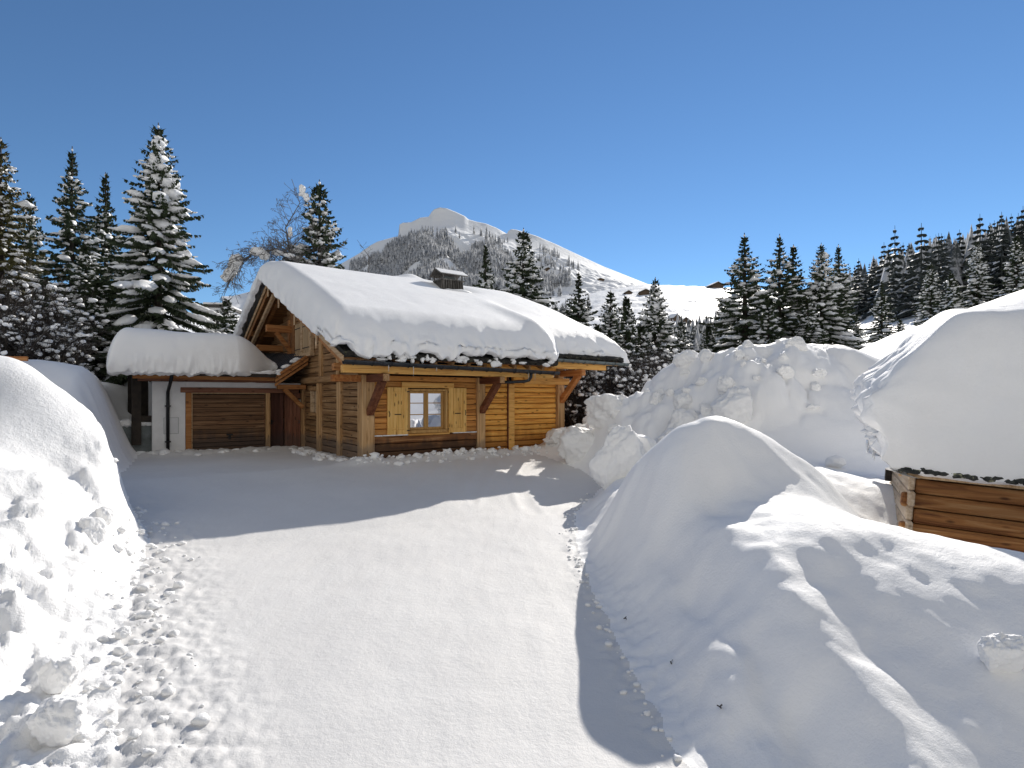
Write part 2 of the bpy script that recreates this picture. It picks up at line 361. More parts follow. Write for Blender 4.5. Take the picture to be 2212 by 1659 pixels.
def ground(x,y,detail=True):
    x=np.asarray(x,float); y=np.asarray(y,float)
    g=drive_z(x,y)
    el=np.interp(y,EL[:,0],EL[:,1]); er=np.interp(y,ER[:,0],ER[:,1])
    if detail:
        el=el+.10*pn(y*1.1,x*0+3)+.07*pn(y*3.3,x*.3); er=er+.05*pn(y*.9,x*0+9)+.06*pn(y*3.1,x*.3+4)
    dl=el-x; dr=x-er
    tl=np.clip(TL(x,y),-1.2,9); tr=np.clip(TR(x,y),-1.3,10)
    ww=-(x-CX)*UY+(y-CY)*UX; beyond=sst(6.6,8.5,ww)
    wl=np.interp(y,[4,7,9,12,18],[1.9,1.35,.75,1.2,1.5])
    rl=sst(0,1,dl/wl)**.8; rr=sst(0,1,dr/np.interp(y,[4,6,9,11,14,18],[.62,1.0,.95,.8,.6,1.6]))
    if detail:
        face=np.exp(-((dl-wl*.45)/(wl*.6))**2)
        near=sst(13,9,y)
        tl=tl+.05*fbm(x*.35,y*.35,2,3)
        # lumps of the ploughed left face and the small clods at its foot
        tl=tl+near*face*(.14*domes(x*2.1,y*2.1,1,.8)+.14*domes(x*4.6,y*4.6,2,.85)+.07*domes(x*9,y*9,5,.8)-.16*domes(x*2.6+.5,y*2.6,15,.6)-.10+.20*billow(x*1.5,y*1.5,1.0,4))
        tl=tl+.022*sst(.3,1.5,dl)*fbm(x*1.5,y*1.5,4,3)+.010*billow(x*5,y*5,2,2)*sst(1.6,.2,dl)
        sl=sst(-1.5,-.1,dl)*sst(14,9,y)
        g=g+sl*(.75)*(.06*domes(x*5.3,y*5.3,3,.62)*(domes(x*1.3,y*1.3,9,.8)*.8+.25)+.035*domes(x*9,y*9,4,.6)+.03*billow(x*4,y*4,1,3))
        g=g+.012*fbm(x*.9,y*.9,3,4)+.004*pn(x*5,y*2.0)+.018*pn(x*.5,y*.25,7)
        dd_=(x-CX)*UY-(y-CY)*UX; ss_=(x-CX)*UX+(y-CY)*UY
        for off,cur in ((-.9,.16),(.6,.16),(-2.6,-.10),(-1.1,-.10)):
            xc=off+cur*np.maximum(y-9,0)**1.35*-.35
            tr_=np.exp(-((x-xc)/.13)**2); g=g+(-tr_*(.010+.004*np.sin((y+x*.4)*30))+.010*np.exp(-((np.abs(x-xc)-.22)/.08)**2))*(.02+.98*sst(11.2,12.2,y+.3*x))
        sx_=sst(-1.2,-.2,ss_)*sst(8.5,7.5,ss_); bm_=np.exp(-((dd_-.42)/.26)**2)*sx_
        g=g+bm_*(.07+.12*domes(x*3.1,y*3.1,3,.8)+.07*billow(x*4,y*4,4,3))
        gq_=sst(5.9,5.5,ww)*sst(4.2,5.0,ww)*sst(.4,-.3,ss_)*sst(-5.5,-4.6,ss_); g=g+gq_*(.03+.09*domes(x*2.6,y*2.6,5,.75)+.05*billow(x*3,y*3,4,3))
        gr=sst(-.35,0,dr)*sst(3,5,y)*.035; g=g+gr*domes(x*6,y*6,5,.6)
        # heap at the back: big smooth clods, smaller rubble on its road side
        heap=sst(12.6,14.2,y)*sst(19.3,17.5,y)*sst(1.2,2.4,x)*sst(10.5,8.5,x)
        tr=tr+heap*(.70*domes(x*.62+.3,y*.62,6,.85)+.44*domes(x*1.2,y*1.2,7,.85)*sst(8.6,6.2,x)+.22*domes(x*2.4,y*2.4,8,.85)*sst(8.2,6,x)+.09*domes(x*5,y*5,3,.8)*sst(7.8,5.5,x)+.06*billow(x*2.2,y*2.2,5,3)-.46-.34*sst(5.2,2.6,x))
        mound=sst(13.2,11.5,y)*(1-heap)
        q=x*.9+y*.45
        tr=tr+mound*(.035*fbm(x*.8,y*.8,5,3)+.026*fbm(q*2.4,(y-.4*x)*.9,8,4)+.007*billow(q*3.5,(y-.4*x)*1.6,6,3)+.012*pn(x*6,y*5,3))
        fr=np.exp(-((dr-.25)/.35)**2)*sst(13,11,y)
        tr=tr+fr*(.07*domes(x*2.6,y*2.0,11,.8)*sst(5,8,y)+.05*billow(x*2.2,y*1.3,3,4)-.02)
        # plough groove along the road-side bank
        tr=tr-.16*np.exp(-((dr-.75-.25*pn(y*.7,x*0+5))/.16)**2)*sst(9.4,7.5,y)*(0.7+.6*pn(y*1.3,x*0+8))+.12*np.exp(-((dr-1.2-.2*pn(y*.6,x*0+2))/.22)**2)*sst(9.4,7.5,y)
        # loose clods sliding off the near mound
        tr=tr+.05*domes(x*4,y*4,12,.7)*np.exp(-((dr-.9)/.6)**2)*sst(9.0,11,y)*sst(13,12,y)
    zl=g+rl*(tl-g); zr=g+rr*(tr-g)
    z=np.where(dl>0,zl,np.where(dr>0,zr,g))
    wx=sst(-6,3,x); zb=tl*(1-wx)+tr*wx
    if detail: zb=zb+.05*fbm(x*.5,y*.5,1,3)
    return z*(1-beyond)+zb*beyond, dl, dr
def gz(x,y): return float(ground(np.array([x]),np.array([y]),False)[0][0])

az=np.concatenate([np.arange(-180,-52,3.2),np.arange(-52,52,.19),np.arange(52,180,3.2)])
az=np.radians(az); na=len(az)
rr_=np.concatenate([[.25,.8,1.6,2.4,3.0],3.3*np.exp(np.arange(0,math.log(48/3.3),.0066))]); nr=len(rr_)
A,R=np.meshgrid(az,rr_); X=R*np.sin(A); Y=R*np.cos(A)
Z,DL,DR=ground(X,Y)
idx=np.arange(na*nr).reshape(nr,na); nx=np.roll(idx,-1,1)
F=np.stack([idx[:-1],nx[:-1],nx[1:],idx[1:]],-1).reshape(-1,4)
Vv=np.stack([X,Y,Z],-1).reshape(-1,3)
fc=Vv[F].mean(1); fdl=DL.ravel()[F].mean(1); fdr=DR.ravel()[F].mean(1)
fw=-(fc[:,0]-CX)*UY+(fc[:,1]-CY)*UX
reg=np.where((fw>=6.8)|(fc[:,1]>=19.5),3,np.where(fdl>0,1,np.where(fdr>0,2,0)))
reg=np.where((reg==2)&(fc[:,1]>12.9),4,reg); reg=np.where((reg==1)&(fc[:,1]>11.2),5,reg)
def sub(name,k,mat):
    f=F[reg==k]; u,inv=np.unique(f,return_inverse=True)
    return tag(mesh_np(name,Vv[u],inv.reshape(-1,4),mat),kind='structure')
sub('driveway',0,M['packed']); sub('snow_bank',1,M['snow_rough']); sub('snow_bank',2,M['snow']); sub('snow_heap',4,M['snow']); sub('snow_bank',5,M['snow']); sub('snow_field',3,M['snow'])

# ------------------------------------------------------------------ far hillside and mountain
SKX=np.array([-900,-300,0,300,480,540,740,1000,1200,1300,1395,1430,1560,1700,1800,1850,2000,2212,2400,3000])
SKY=np.array([560,560,600,660,705,690,640,650,648,628,613,615,620,628,640,650,618,575,535,480])
YTX=np.array([-900,300,700,1200,1395,1600,1780,1900,2400,3000]); YTY=np.array([320,360,600,850,900,800,420,270,250,250])
def hill(px,Y):
    px=np.asarray(px,float); Y=np.asarray(Y,float)
    x45=(px-1106)/1211*44; e0=(np.clip(HZ45(px),-2,9)-EYE)/44
    et=(860-np.interp(px,SKX,SKY))/1211; yt=np.interp(px,YTX,YTY)
    t=np.clip(np.log(Y/44)/np.log(yt/44),0,1)
    dip=-.035*np.sin(np.pi*np.clip(t*1.6,0,1))*sst(1250,1400,px)*sst(1950,1800,px)
    e=e0+(et-e0)*t**1.15+dip
    x=(px-1106)/1211*Y
    n=(fbm(x/90,Y/90,2,4)*.011+.006*fbm(x/22,Y/30,3,4)+.0035*billow(x/14,Y/40,5,3))*np.sin(np.pi*np.clip(t,0,1))**.7
    z=EYE+(e+n)*np.minimum(Y,yt)
    return z
_hx=np.linspace(-900,3000,160)
_hz=ground((_hx-1106)/1211*44,np.full(160,44.0),False)[0]
def HZ45(px): return np.interp(px,_hx,_hz)-.15
pxs=np.linspace(-900,3000,420); ys=44*np.exp(np.linspace(0,math.log(1500/44),230))
PX,YY=np.meshgrid(pxs,ys); XX=(PX-1106)/1211*YY; ZZ=hill(PX,YY)
def gridF(nr,nc):
    i=np.arange(nr*nc).reshape(nr,nc); return np.stack([i[:-1,:-1],i[:-1,1:],i[1:,1:],i[1:,:-1]],-1).reshape(-1,4)
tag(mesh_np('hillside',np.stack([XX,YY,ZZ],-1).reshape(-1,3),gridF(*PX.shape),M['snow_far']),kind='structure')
MPX=np.array([500,600,700,750,775,800,815,850,860,863,870,888,900,908,926,932,938,950,965,985,1004,1012,1030,1050,1072,1095,1098,1104,1115,1135,1160,1200,1240,1270,1300,1330,1365,1395,1430,1500])
MPY=np.array([640,615,590,562,548,530,522,512,511,485,481,480,474,470,468,458,452,448,450,458,467,474,479,483,492,505,499,495,496,502,510,527,546,560,574,586,600,612,625,655])
def mount(px,t):
    Yc=2600+.35*(px-950); Yb=1500
    Y=Yb+(Yc-Yb)*t
    top=np.interp(px,MPX,MPY); kq=np.clip(t,0,1)**14; sm_=sum(np.interp(px+o_,MPX,MPY)*w_ for o_,w_ in ((-70,.12),(-45,.16),(-20,.22),(0,.0),(20,.22),(45,.16),(70,.12)))+4; top=top*kq+sm_*(1-kq); base=np.interp(px,SKX,SKY)+6
    zc=EYE+(860-top)/1211*Yc; zb=EYE+(860-base)/1211*Yb
    tt=np.clip(t,0,1)
    z=zb+(zc-zb)*(.25*tt+.75*tt**1.5)
    x=(px-1106)/1211*Y
    a=(np.sin(np.pi*np.clip(tt*1.12,0,1))**.6)*sst(.93,.75,tt)
    rd=1-np.abs(pn(x/260+Y/500,Y/420,1))*2
    z=z+a*(zc-zb)/700*(55*fbm(x/230,Y/260,6,5,.55)+45*rd+10*pn(x/40,Y/50,2))
    z=np.where(t>1,zc-(t-1)*900,z)
    return x,Y,z
mp=np.linspace(480,1520,620); mt=np.concatenate([np.linspace(0,1,230),[1.05,1.3]])
P_,T_=np.meshgrid(mp,mt); x_,y_,z_=mount(P_,T_)
def mountain_mat():
    t=NT('mountain_snow'); gi=t.n('ShaderNodeNewGeometry'); sp=t.n('ShaderNodeSeparateXYZ'); t.l(gi.outputs['True Normal'],sp.inputs[0])
    v=t.tc.outputs['Object']; f=t.noise(v,.012,6,.65); f2=t.noise(t.mapping(v,(.02,.02,.006)),1,5,.6)
    s=t.math('ADD',sp.outputs[2],t.math('MULTIPLY',t.math('SUBTRACT',f2,.5),.9))
    c=t.ramp(s,[(.10,(.30,.30,.32)),(.22,(.84,.85,.86))])
    t.set(Base_Color=c,Roughness=.8); t.bump(f,.6,12); return t.m
M['mount']=mountain_mat()
tag(mesh_np('mountain',np.stack([x_,y_,z_],-1).reshape(-1,3),gridF(*P_.shape),M['mount']),kind='structure')
# conifers on the mountain: one uncountable wood
def inpoly(x,y,poly):
    c=np.zeros(x.shape,bool); j=len(poly)-1
    for i in range(len(poly)):
        xi,yi=poly[i]; xj,yj=poly[j]
        c^=((yi>y)!=(yj>y))&(x<(xj-xi)*(y-yi)/(yj-yi+1e-9)+xi); j=i
    return c
POLY=[[(755,575),(800,566),(830,548),(868,516),(900,508),(925,530),(945,515),(965,505),(985,545),(1010,560),(1020,535),(1060,530),(1085,545),(1120,570),(1150,598),(1230,605),(1240,640),(760,640)],
      [(905,498),(925,492),(948,505),(930,520),(908,512)],[(1150,560),(1170,560),(1240,600),(1215,602)],[(1035,505),(1060,512),(1095,532),(1080,535),(1040,518)],[(1160,530),(1215,560),(1260,585),(1235,580),(1180,550)]]
N=60000; qx=rng.uniform(740,1300,N); qt=rng.uniform(.02,.9,N); mx,my,mz=mount(qx,qt)
qpy=860-(mz-EYE)/my*1211
keep=np.zeros(N,bool)
for i,p in enumerate(POLY):
    k=inpoly(qx,qpy,p); dens=.55 if i==0 else .09
    nz=fbm(mx/130,my/170,9,3)
    if i==0: k&=(nz>-.20)
    keep|=k&(rng.random(N)<dens)
keep|=(rng.random(N)<.006)&(qpy>500)&(qpy<620)&(qx>800)&(qx<1220)
kx=np.where(keep)[0][:7000]
def cone_wood(name,xs,ys,zs,hs,mat,n=6):
    m=len(xs); a=np.linspace(0,2*np.pi,n,endpoint=False); V=[];Fq=[]
    tiers=[(0.0,.17,.55),(.28,.13,.8),(.55,.085,1.0)]
    for bz,r,tz in tiers:
        jit=rng.uniform(.7,1.3,(m,n)); r_=r*hs[:,None]*jit
        ring=np.stack([xs[:,None]+r_*np.cos(a),ys[:,None]+r_*np.sin(a),zs[:,None]+(bz+.04*rng.normal(size=(m,n)))*hs[:,None]],-1)
        tip=np.stack([xs,ys,zs+tz*hs],-1)[:,None]
        b=sum(len(v) for v in V); V.append(np.concatenate([ring,tip],1).reshape(-1,3))
        i=np.arange(m)[:,None]*(n+1)+b; k=np.arange(n)
        Fq.append(np.stack([i+k,i+(k+1)%n,i+n+0*k],-1).reshape(-1,3))
    return mesh_np(name,np.concatenate(V),np.concatenate(Fq),mat,smooth=False)
def frosted(name,dark,white,thr):
    t=NT(name); gi=t.n('ShaderNodeNewGeometry'); v=t.tc.outputs['Object']
    f=t.noise(v,.35,3,.8); s=t.math('ADD',t.math('MULTIPLY',gi.outputs['Random Per Island'],.25),f)
    t.set(Base_Color=t.ramp(s,[(thr,dark),(thr+.16,white)]),Roughness=.9); return t.m
M['frost']=frosted('frosted_hazy_wood',(.13,.145,.165),(.58,.59,.61),.50)  # frosted trees, dark tone also lightened in place of distance haze
tag(cone_wood('mountain_wood',mx[kx],my[kx],mz[kx]-3,rng.uniform(24,44,len(kx)),M['frost']),'frosted conifer wood covering the lower flanks of the mountain','forest',kind='stuff')
# ------------------------------------------------------------------ chalet
def P(s,w,z=0): return Vector((CX+s*UX-w*UY,CY+s*UY+w*UX,z))
ch=empty('chalet',P(0,0),ROT,'timber chalet with a thick quilt of snow over its roof and shuttered window','chalet')
def part(mb,name,mat,par=None,bevel=.006,label=None,smooth=False,seg=1):
    o=mb.build(name,mat,par or ch,bevel,smooth,seg)
    if label: o['label']=label
    return o
PIT=.4
def zu(w): return 5.92-PIT*abs(w-6.8)      # underside of the roof
# solid dark core added inside the walls to block light
part(MB().box(.2,7.1,.24,13.4,-.3,2.4).add([(.2,.24,2.4),(.2,13.4,2.4),(.2,6.8,5.1),(7.1,.24,2.4),(7.1,13.4,2.4),(7.1,6.8,5.1)],[(0,2,1),(3,4,5),(0,3,5,2),(1,2,5,4)]),'inner_core',M['dark'],bevel=0)
def planks(rows,s0,s1,holes,y0,y1,axis='x',gap=.014,jit=.010):
    m=MB()
    for (z0,z1) in rows:
        segs=[(s0,s1)]
        for (a,b,c,d) in holes:
            if z1>c+.01 and z0<d-.01:
                ns=[]
                for (p,q) in segs:
                    if a>p: ns.append((p,min(a,q)))
                    if b<q: ns.append((max(b,p),q))
                segs=[x for x in ns if x[1]-x[0]>.02]
        for (p,q) in segs:
            j=random.uniform(-jit,jit)
            if axis=='x': m.box(p,q,y0+j,y1,z0+gap/2,z1-gap/2)
            else: m.box(y0+j,y1,p,q,z0+gap/2,z1-gap/2)
    return m
WIN=(1.346,2.666,.72,2.02)
rows=[(.70+.17*i,.70+.17*(i+1)) for i in range(10)]
part(planks(rows,.3,3.7,[WIN],.05,.22),'front_siding',M['wall_x'],bevel=.012)
part(planks([(-.25,0.0),(0,.227),(.227,.454),(.454,.675)],.3,3.7,[],.0,.22,jit=.02),'base_beams',M['base_x'],bevel=.03,seg=2,label='dark weathered base beams under the window')
lr=[(-.2+.178*i,-.2+.178*(i+1)) for i in range(15)]
part(planks(lr,4.0,4.935,[],.05,.22,jit=.004),'log_siding',M['log_x'],bevel=.05,seg=3)
part(planks(lr,5.17,7.02,[],.05,.22,jit=.004),'log_siding',M['log_x'],bevel=.05,seg=3)
part(planks([(.0,.9),(.9,1.8),(1.8,2.5)],.22,13.4,[],7.1,7.25,'y'),'end_wall',M['wall_y'])
part(planks([(0,1.2),(1.2,2.5)],.0,7.3,[],13.42,13.6,'x'),'back_wall',M['wall_x'])
# plate band over the right bays
part(MB().box(5.55,7.55,-.06,.21,2.22,2.44),'plate_beam',M['beam_x'],bevel=.012)
part(MB().box(4.0,5.548,-.015,.2,2.47,2.62).box(4.0,7.0,.02,.2,2.625,3.05),'upper_board',M['log_x'],bevel=.01)
# gable wall
m=MB(); z=0
while z<5.6:
    z1=z+.2; wlo=.2 if z1<2.75 else 6.8-(5.80-z1)/PIT; whi=13.4-(wlo-.2)
    if whi-wlo>.1:
        holes=[(4.32,4.92,1.28,2.02)] if z1>1.28 and z<2.02 else []
        cut=[(wlo,whi)] if not holes else [(wlo,4.32),(4.92,whi)]
        for (a,b) in cut:
            j=random.uniform(-.012,.012); m.box(.05+j,.2,a,b,z+.009,z1-.009)
    z=z1
m.box(.02,.22,.2,13.4,-.3,-.002)
part(m,'gable_wall',M['wall_y'],bevel=.014)
for (w0,w1,z0,z1,s0) in ((1.86,2.16,-.3,2.25,-.03),(3.82,4.14,-.3,2.25,-.035),(5.78,6.05,-.2,2.25,-.04),(2.0,2.22,2.46,3.86,-.02),(.42,.62,2.46,3.1,-.015),(3.7,3.95,2.46,4.58,-.02)):
    part(MB().box(s0,.12,w0,w1,z0,z1),'gable_post',M['post'],bevel=.015)
# corner and front posts
part(MB().box(-.06,.31,-.05,.32,-.35,2.40),'corner_post',M['post'],bevel=.02)
part(MB().box(3.70,4.0,-.05,.22,-.35,2.40),'front_post',M['post'],bevel=.02)
part(MB().box(4.935,5.17,-.02,.22,-.3,2.22),'front_post',M['beam_x'],bevel=.02)
part(MB().box(7.02,7.32,-.06,.3,-.3,2.22).box(7.05,7.3,-.04,.2,2.443,2.9),'front_post',M['post'],bevel=.02)
part(MB().box(4.90,4.934,.0,.06,-.2,2.45),'shadow_strip',M['red_y'],bevel=0)
# gable tie beam
part(MB().box(-.09,.14,.2,5.75,2.26,2.46),'tie_beam',M['beam_y'],bevel=.02)
part(MB().box(-.85,-.065,.0,.2,2.2,2.385),'corner_bracket',M['orange_y'],bevel=.01)
# eave beams
part(MB().box(-.92,6.02,-1.0,-.80,2.40,2.60),'eave_beam',M['beam_x'],bevel=.012)
part(MB().box(-.80,5.6,-.96,-.78,2.604,2.70),'fascia_board',M['beam_x'],bevel=.006)
part(MB().box(5.90,8.40,-1.02,-.82,2.72,2.90),'eave_beam',M['beam_x'],bevel=.012)
part(MB().box(6.0,9.1,-1.0,-.84,2.903,2.985),'fascia_board',M['beam_x'],bevel=.006)
for (s,dz,mat) in ((.16,0,M['red_y']),(3.86,0,M['red_y']),(7.17,.31,M['orange_y'])):
    b=MB(); b.box(s-.1,s+.1,-1.16,.1 if dz==0 else -.062,2.19+dz,2.395+dz)
    b.bar((s,-.94,2.22+dz),(s,-.03,1.32+dz),.17,.19,(1,0,0))
    o=part(b,'bracket',mat,bevel=.012)
    part(MB().box(s-.085,s+.085,-1.185,-1.162,2.2+dz,2.385+dz),'beam_end',M['beam_y'] if dz==0 else M['orange_x'],o,.008)
# gable overhang timbers
def purlin(w,z,h=.2,brace=None,s0=-.92):
    b=MB().box(s0,.06,w-.1,w+.1,z-h/2,z+h/2)
    if brace: b.bar((s0+.35,w,z-h/2),(.0,w,z-h/2-brace),.15,.16,(0,1,0))
    part(b,'purlin',M['orange_x'],bevel=.012)
purlin(7.3,4.35,.26,.75); purlin(8.9,3.74,.24); purlin(6.8,5.72,.22,s0=-.8); purlin(3.5,4.42,.2,s0=-.8); purlin(.15,2.60,.2,s0=-.8)
purlin(10.2,4.42,.2)
part(MB().box(-.06,.1,7.42,7.68,2.7,4.75),'gable_post',M['orange_x'],bevel=.012)
part(MB().box(-.03,.1,6.9,7.40,2.7,5.2),'board_panel',M['soffit'],bevel=.006)
# loft shutters (closed pair with centre post) and their ledge
lw=empty('loft_window'); lw.parent=ch
for (a,b) in ((4.78,5.62),(5.86,6.62)):
    sh=part(MB().box(-.07,.045,a,b,3.34,4.46),'shutter',M['shutter_y'],lw,.01)
    part(MB().box(-.082,-.072,a+.1,b-.1,3.46,4.34),'shutter_panel',M['shutter_y'],sh,.006)
    part(MB().box(-.09,-.074,a+.02,b-.02,3.50,3.53).box(-.09,-.074,a+.02,b-.02,4.26,4.29),'hinge',M['iron'],sh,0)
part(MB().box(-.09,.04,5.63,5.85,3.2,4.6),'centre_post',M['pale_y'],lw,.01)
part(MB().box(-.09,.04,4.6,4.76,3.28,4.2),'jamb',M['pale_y'],lw,.01)
part(MB().box(-.14,.04,4.55,6.8,3.2,3.325),'sill',M['pale_y'],lw,.012)
# small gable window
sw=empty('gable_window'); sw.parent=ch
part(MB().box(.0,.12,4.28,4.34,1.25,2.0).box(.0,.12,4.86,4.94,1.25,2.0),'frame',M['pale_y'],sw,.006)
part(MB().box(.10,.115,4.341,4.859,1.27,1.98),'pane',M['glass'],sw,0)
part(MB().box(-.05,.1,4.22,5.0,1.14,1.245).box(-.04,.1,4.2,5.0,2.003,2.14),'sill',M['beam_y'],sw,.012)
# front window
wd=empty('window'); wd.parent=ch
a,b,c,d=WIN
part(MB().box(a,a+.07,.02,.25,c,d).box(b-.07,b,.02,.25,c,d).box(a+.071,b-.071,.02,.25,d-.06,d).box(a+.071,b-.071,.0,.25,c,c+.09),'window_frame',M['frame'],wd,.008)
x0=a+.075; x1=b-.075; xm=(x0+x1)/2
for (p,q) in ((x0,xm-.003),(xm+.003,x1)):
    s_=part(MB().box(p,p+.065,.15,.20,c+.095,d-.065).box(q-.065,q,.15,.20,c+.095,d-.065).box(p+.066,q-.066,.15,.20,c+.095,c+.165).box(p+.066,q-.066,.15,.20,d-.13,d-.065)
         .box(p+.066,q-.066,.155,.185,c+.53,c+.555).box(p+.066,q-.066,.155,.185,c+.87,c+.895),'sash',M['frame'],wd,.006)
    part(MB().box(p+.05,q-.05,.186,.192,c+.15,d-.12),'pane',M['glass'],s_,0)
part(MB().box(1.14,2.87,-.02,.06,2.05,2.22),'lintel',M['beam_x'],wd,.012)
part(MB().box(a-.02,b+.02,-.07,.12,.66,.712),'sill',M['beam_x'],wd,.012)
for (p,q,sx) in ((.70,1.335,1),(2.68,3.31,-1)):
    sh=MB().box(p,p+.13,-.015,.03,.70,2.06).box(q-.13,q,-.015,.03,.70,2.06).box(p+.131,q-.131,-.015,.03,1.93,2.06).box(p+.131,q-.131,-.015,.03,.70,.84)
    o=part(sh,'shutter',M['shutter'],ch,.006)
    part(MB().box(p+.131,q-.131,.0,.028,.842,1.928).box(p+.17,q-.17,-.010,-.001,.90,1.87),'shutter_panel',M['shutter'],o,.008)
    hx=q-.02 if sx>0 else p+.02
    part(MB().box(hx-.02,hx+.06*sx,-.03,-.017,.80,.83).box(hx-.02,hx+.06*sx,-.03,-.017,1.92,1.95),'hinge',M['iron'],o,0)
    cx=(p+q)/2
    part(MB().box(cx-.1,cx+.1,-.028,-.0105,1.27,1.295),'latch',M['iron'],o,.003)
    ex=p+.05 if sx>0 else q-.05
    part(MB().tube([(ex,-.03,1.22),(ex+.015,-.035,1.30),(ex-.01,-.035,1.38)],.010,5),'shutter_hook',M['iron'],o,0)
snow_l=MB()
for k in range(46):
    s=random.choice([random.uniform(.34,1.3),random.uniform(2.7,3.66)])
    snow_l.blob((s,.0,.690),(random.uniform(.06,.16),.045,random.uniform(.012,.022)),k,.3)
part(snow_l,'ledge_snow',M['snow'],bevel=0,smooth=True)
# wall lamp by the door
lp=part(MB().box(-.16,-.05,5.9,6.0,1.50,1.74),'wall_lamp',M['iron'],bevel=.015)
part(MB().box(-.155,-.055,5.885,5.898,1.54,1.70),'lamp_glass',plain('lamp_glass',(.5,.48,.42),.3),lp,0)

# ---- roof
rf=empty('roof'); rf.parent=ch
def slope(m,s0,s1,w0,z0,w1,z1,t):
    return m.hexa([(s0,w0,z0),(s1,w0,z0),(s1,w1,z1),(s0,w1,z1),(s0,w0,z0+t),(s1,w0,z0+t),(s1,w1,z1+t),(s0,w1,z1+t)])
m=MB(); slope(m,-.93,5.93,-1.12,zu(-1.12),6.8,5.92,.05); slope(m,-.93,9.1,14.7,zu(14.7),6.81,5.92,.05); slope(m,5.95,9.1,-1.06,3.0,6.8,5.97,.05)
part(m,'roof_boards',M['soffit'],rf,0)
m=MB(); slope(m,-.96,5.96,-1.2,zu(-1.2)+.055,6.8,5.98,.14); slope(m,-.96,9.15,14.8,zu(14.8)+.055,6.815,5.98,.14); slope(m,5.93,9.15,-1.13,3.03,6.8,6.03,.13)
for k in range(260):     # ragged mossy tile ends along the eaves
    s=random.uniform(-.9,9.0); r=s>5.95
    w=-1.2 if not r else -1.13; z0=(zu(-1.2)+.12) if not r else 3.09
    m.blob((s,w-.01,z0+random.uniform(-.04,.06)),(random.uniform(.05,.13),.06,random.uniform(.03,.06)),k,.5)
part(m,'roof_tiles',M['tiles'],rf,0)
m=MB()
for k in range(17): 
    s=-.55+k*.55
    if s<5.9: m.bar((s,-1.1,zu(-1.1)-.07),(s,.0,zu(0)-.07),.09,.12)
part(m,'rafter_ends',M['beam_y'],rf,.006)
# verge boards of the near gable
def verge(w0,w1,s,dz,h,t,mat,name):
    z0=zu(w0)+dz; z1=zu(w1)+dz
    m=MB().hexa([(s,w0,z0),(s+t,w0,z0),(s+t,w1,z1),(s,w1,z1),(s,w0,z0+h),(s+t,w0,z0+h),(s+t,w1,z1+h),(s,w1,z1+h)])
    part(m,name,mat,rf,.005)
verge(-1.18,6.79,-1.0,-.06,.15,.035,M['pale_y'],'verge_board'); verge(-1.0,6.75,-.955,-.20,.14,.03,M['orange_x'],'verge_board')
verge(14.75,6.81,-1.0,-.10,.15,.035,M['pale_y'],'verge_board'); verge(14.7,6.85,-.94,-.28,.17,.03,M['soffit'],'verge_board'); verge(14.6,6.9,-.80,-.44,.16,.12,M['pale_y'],'verge_board')
verge(14.6,6.9,-.55,-.30,.2,.14,M['soffit'],'verge_board')
m=MB()
for w in (.9,3.1,5.05,6.55): m.box(-1.03,-1.003,w-.06,w+.06,zu(w)-.42,zu(w)-.05)
part(m,'verge_pegs',M['pale_y'],rf,.006)
# gutters
def gutter(p,q,r,mat,n,label=None):
    p=Vector(p); q=Vector(q); L=(q-p).length; m=MB(); vs=[];fs=[]
    for e in (p,q):
        for rr in (r,r*.82):
            for k in range(9):
                a=math.pi*k/8; vs.append((e.x,e.y+rr*math.cos(a),e.z-rr*math.sin(a)))
    for k in range(8):
        fs+= [(k,k+1,18+k+1,18+k),(9+k+1,9+k,27+k,27+k+1)]
    fs+=[(0,18,27,9),(8,17,35,26),tuple(range(9))+tuple(range(17,8,-1)),tuple(range(18,27))[::-1]+tuple(range(27,36))]
    m.add(vs,fs); g=part(m,'gutter',mat,rf,0)
    for i in range(n):
        c=p.lerp(q,(i+.5)/n)
        part(MB().tube([(c.x,c.y+(r+.008)*math.cos(math.pi*k/8),c.z-(r+.008)*math.sin(math.pi*k/8)) for k in range(9)],.013,5),'gutter_hook',mat,g,0)
    return g
gutter((-1.0,-1.24,2.70),(6.0,-1.24,2.60),.108,M['gutter'],14)
gutter((5.98,-1.18,3.02),(9.3,-1.18,2.98),.10,M['gutter2'],7)
part(MB().tube([(4.9,-1.24,2.56),(4.9,-1.22,2.40),(4.87,-1.17,2.31),(4.75,-1.08,2.27),(4.2,-.72,2.24),(4.08,-.5,2.22)],.05,9),'downpipe',M['gutter'],rf,0,smooth=True)
m=MB()
for k in range(5):
    s=random.uniform(-.5,5.8); L=random.uniform(.12,.34)
    m.tube([(s,-1.3,2.6),(s+.005,-1.3,2.6-L*.6),(s,-1.3,2.6-L)],[.014,.008,.002],5)
part(m,'icicles',M['ice'],rf,0)

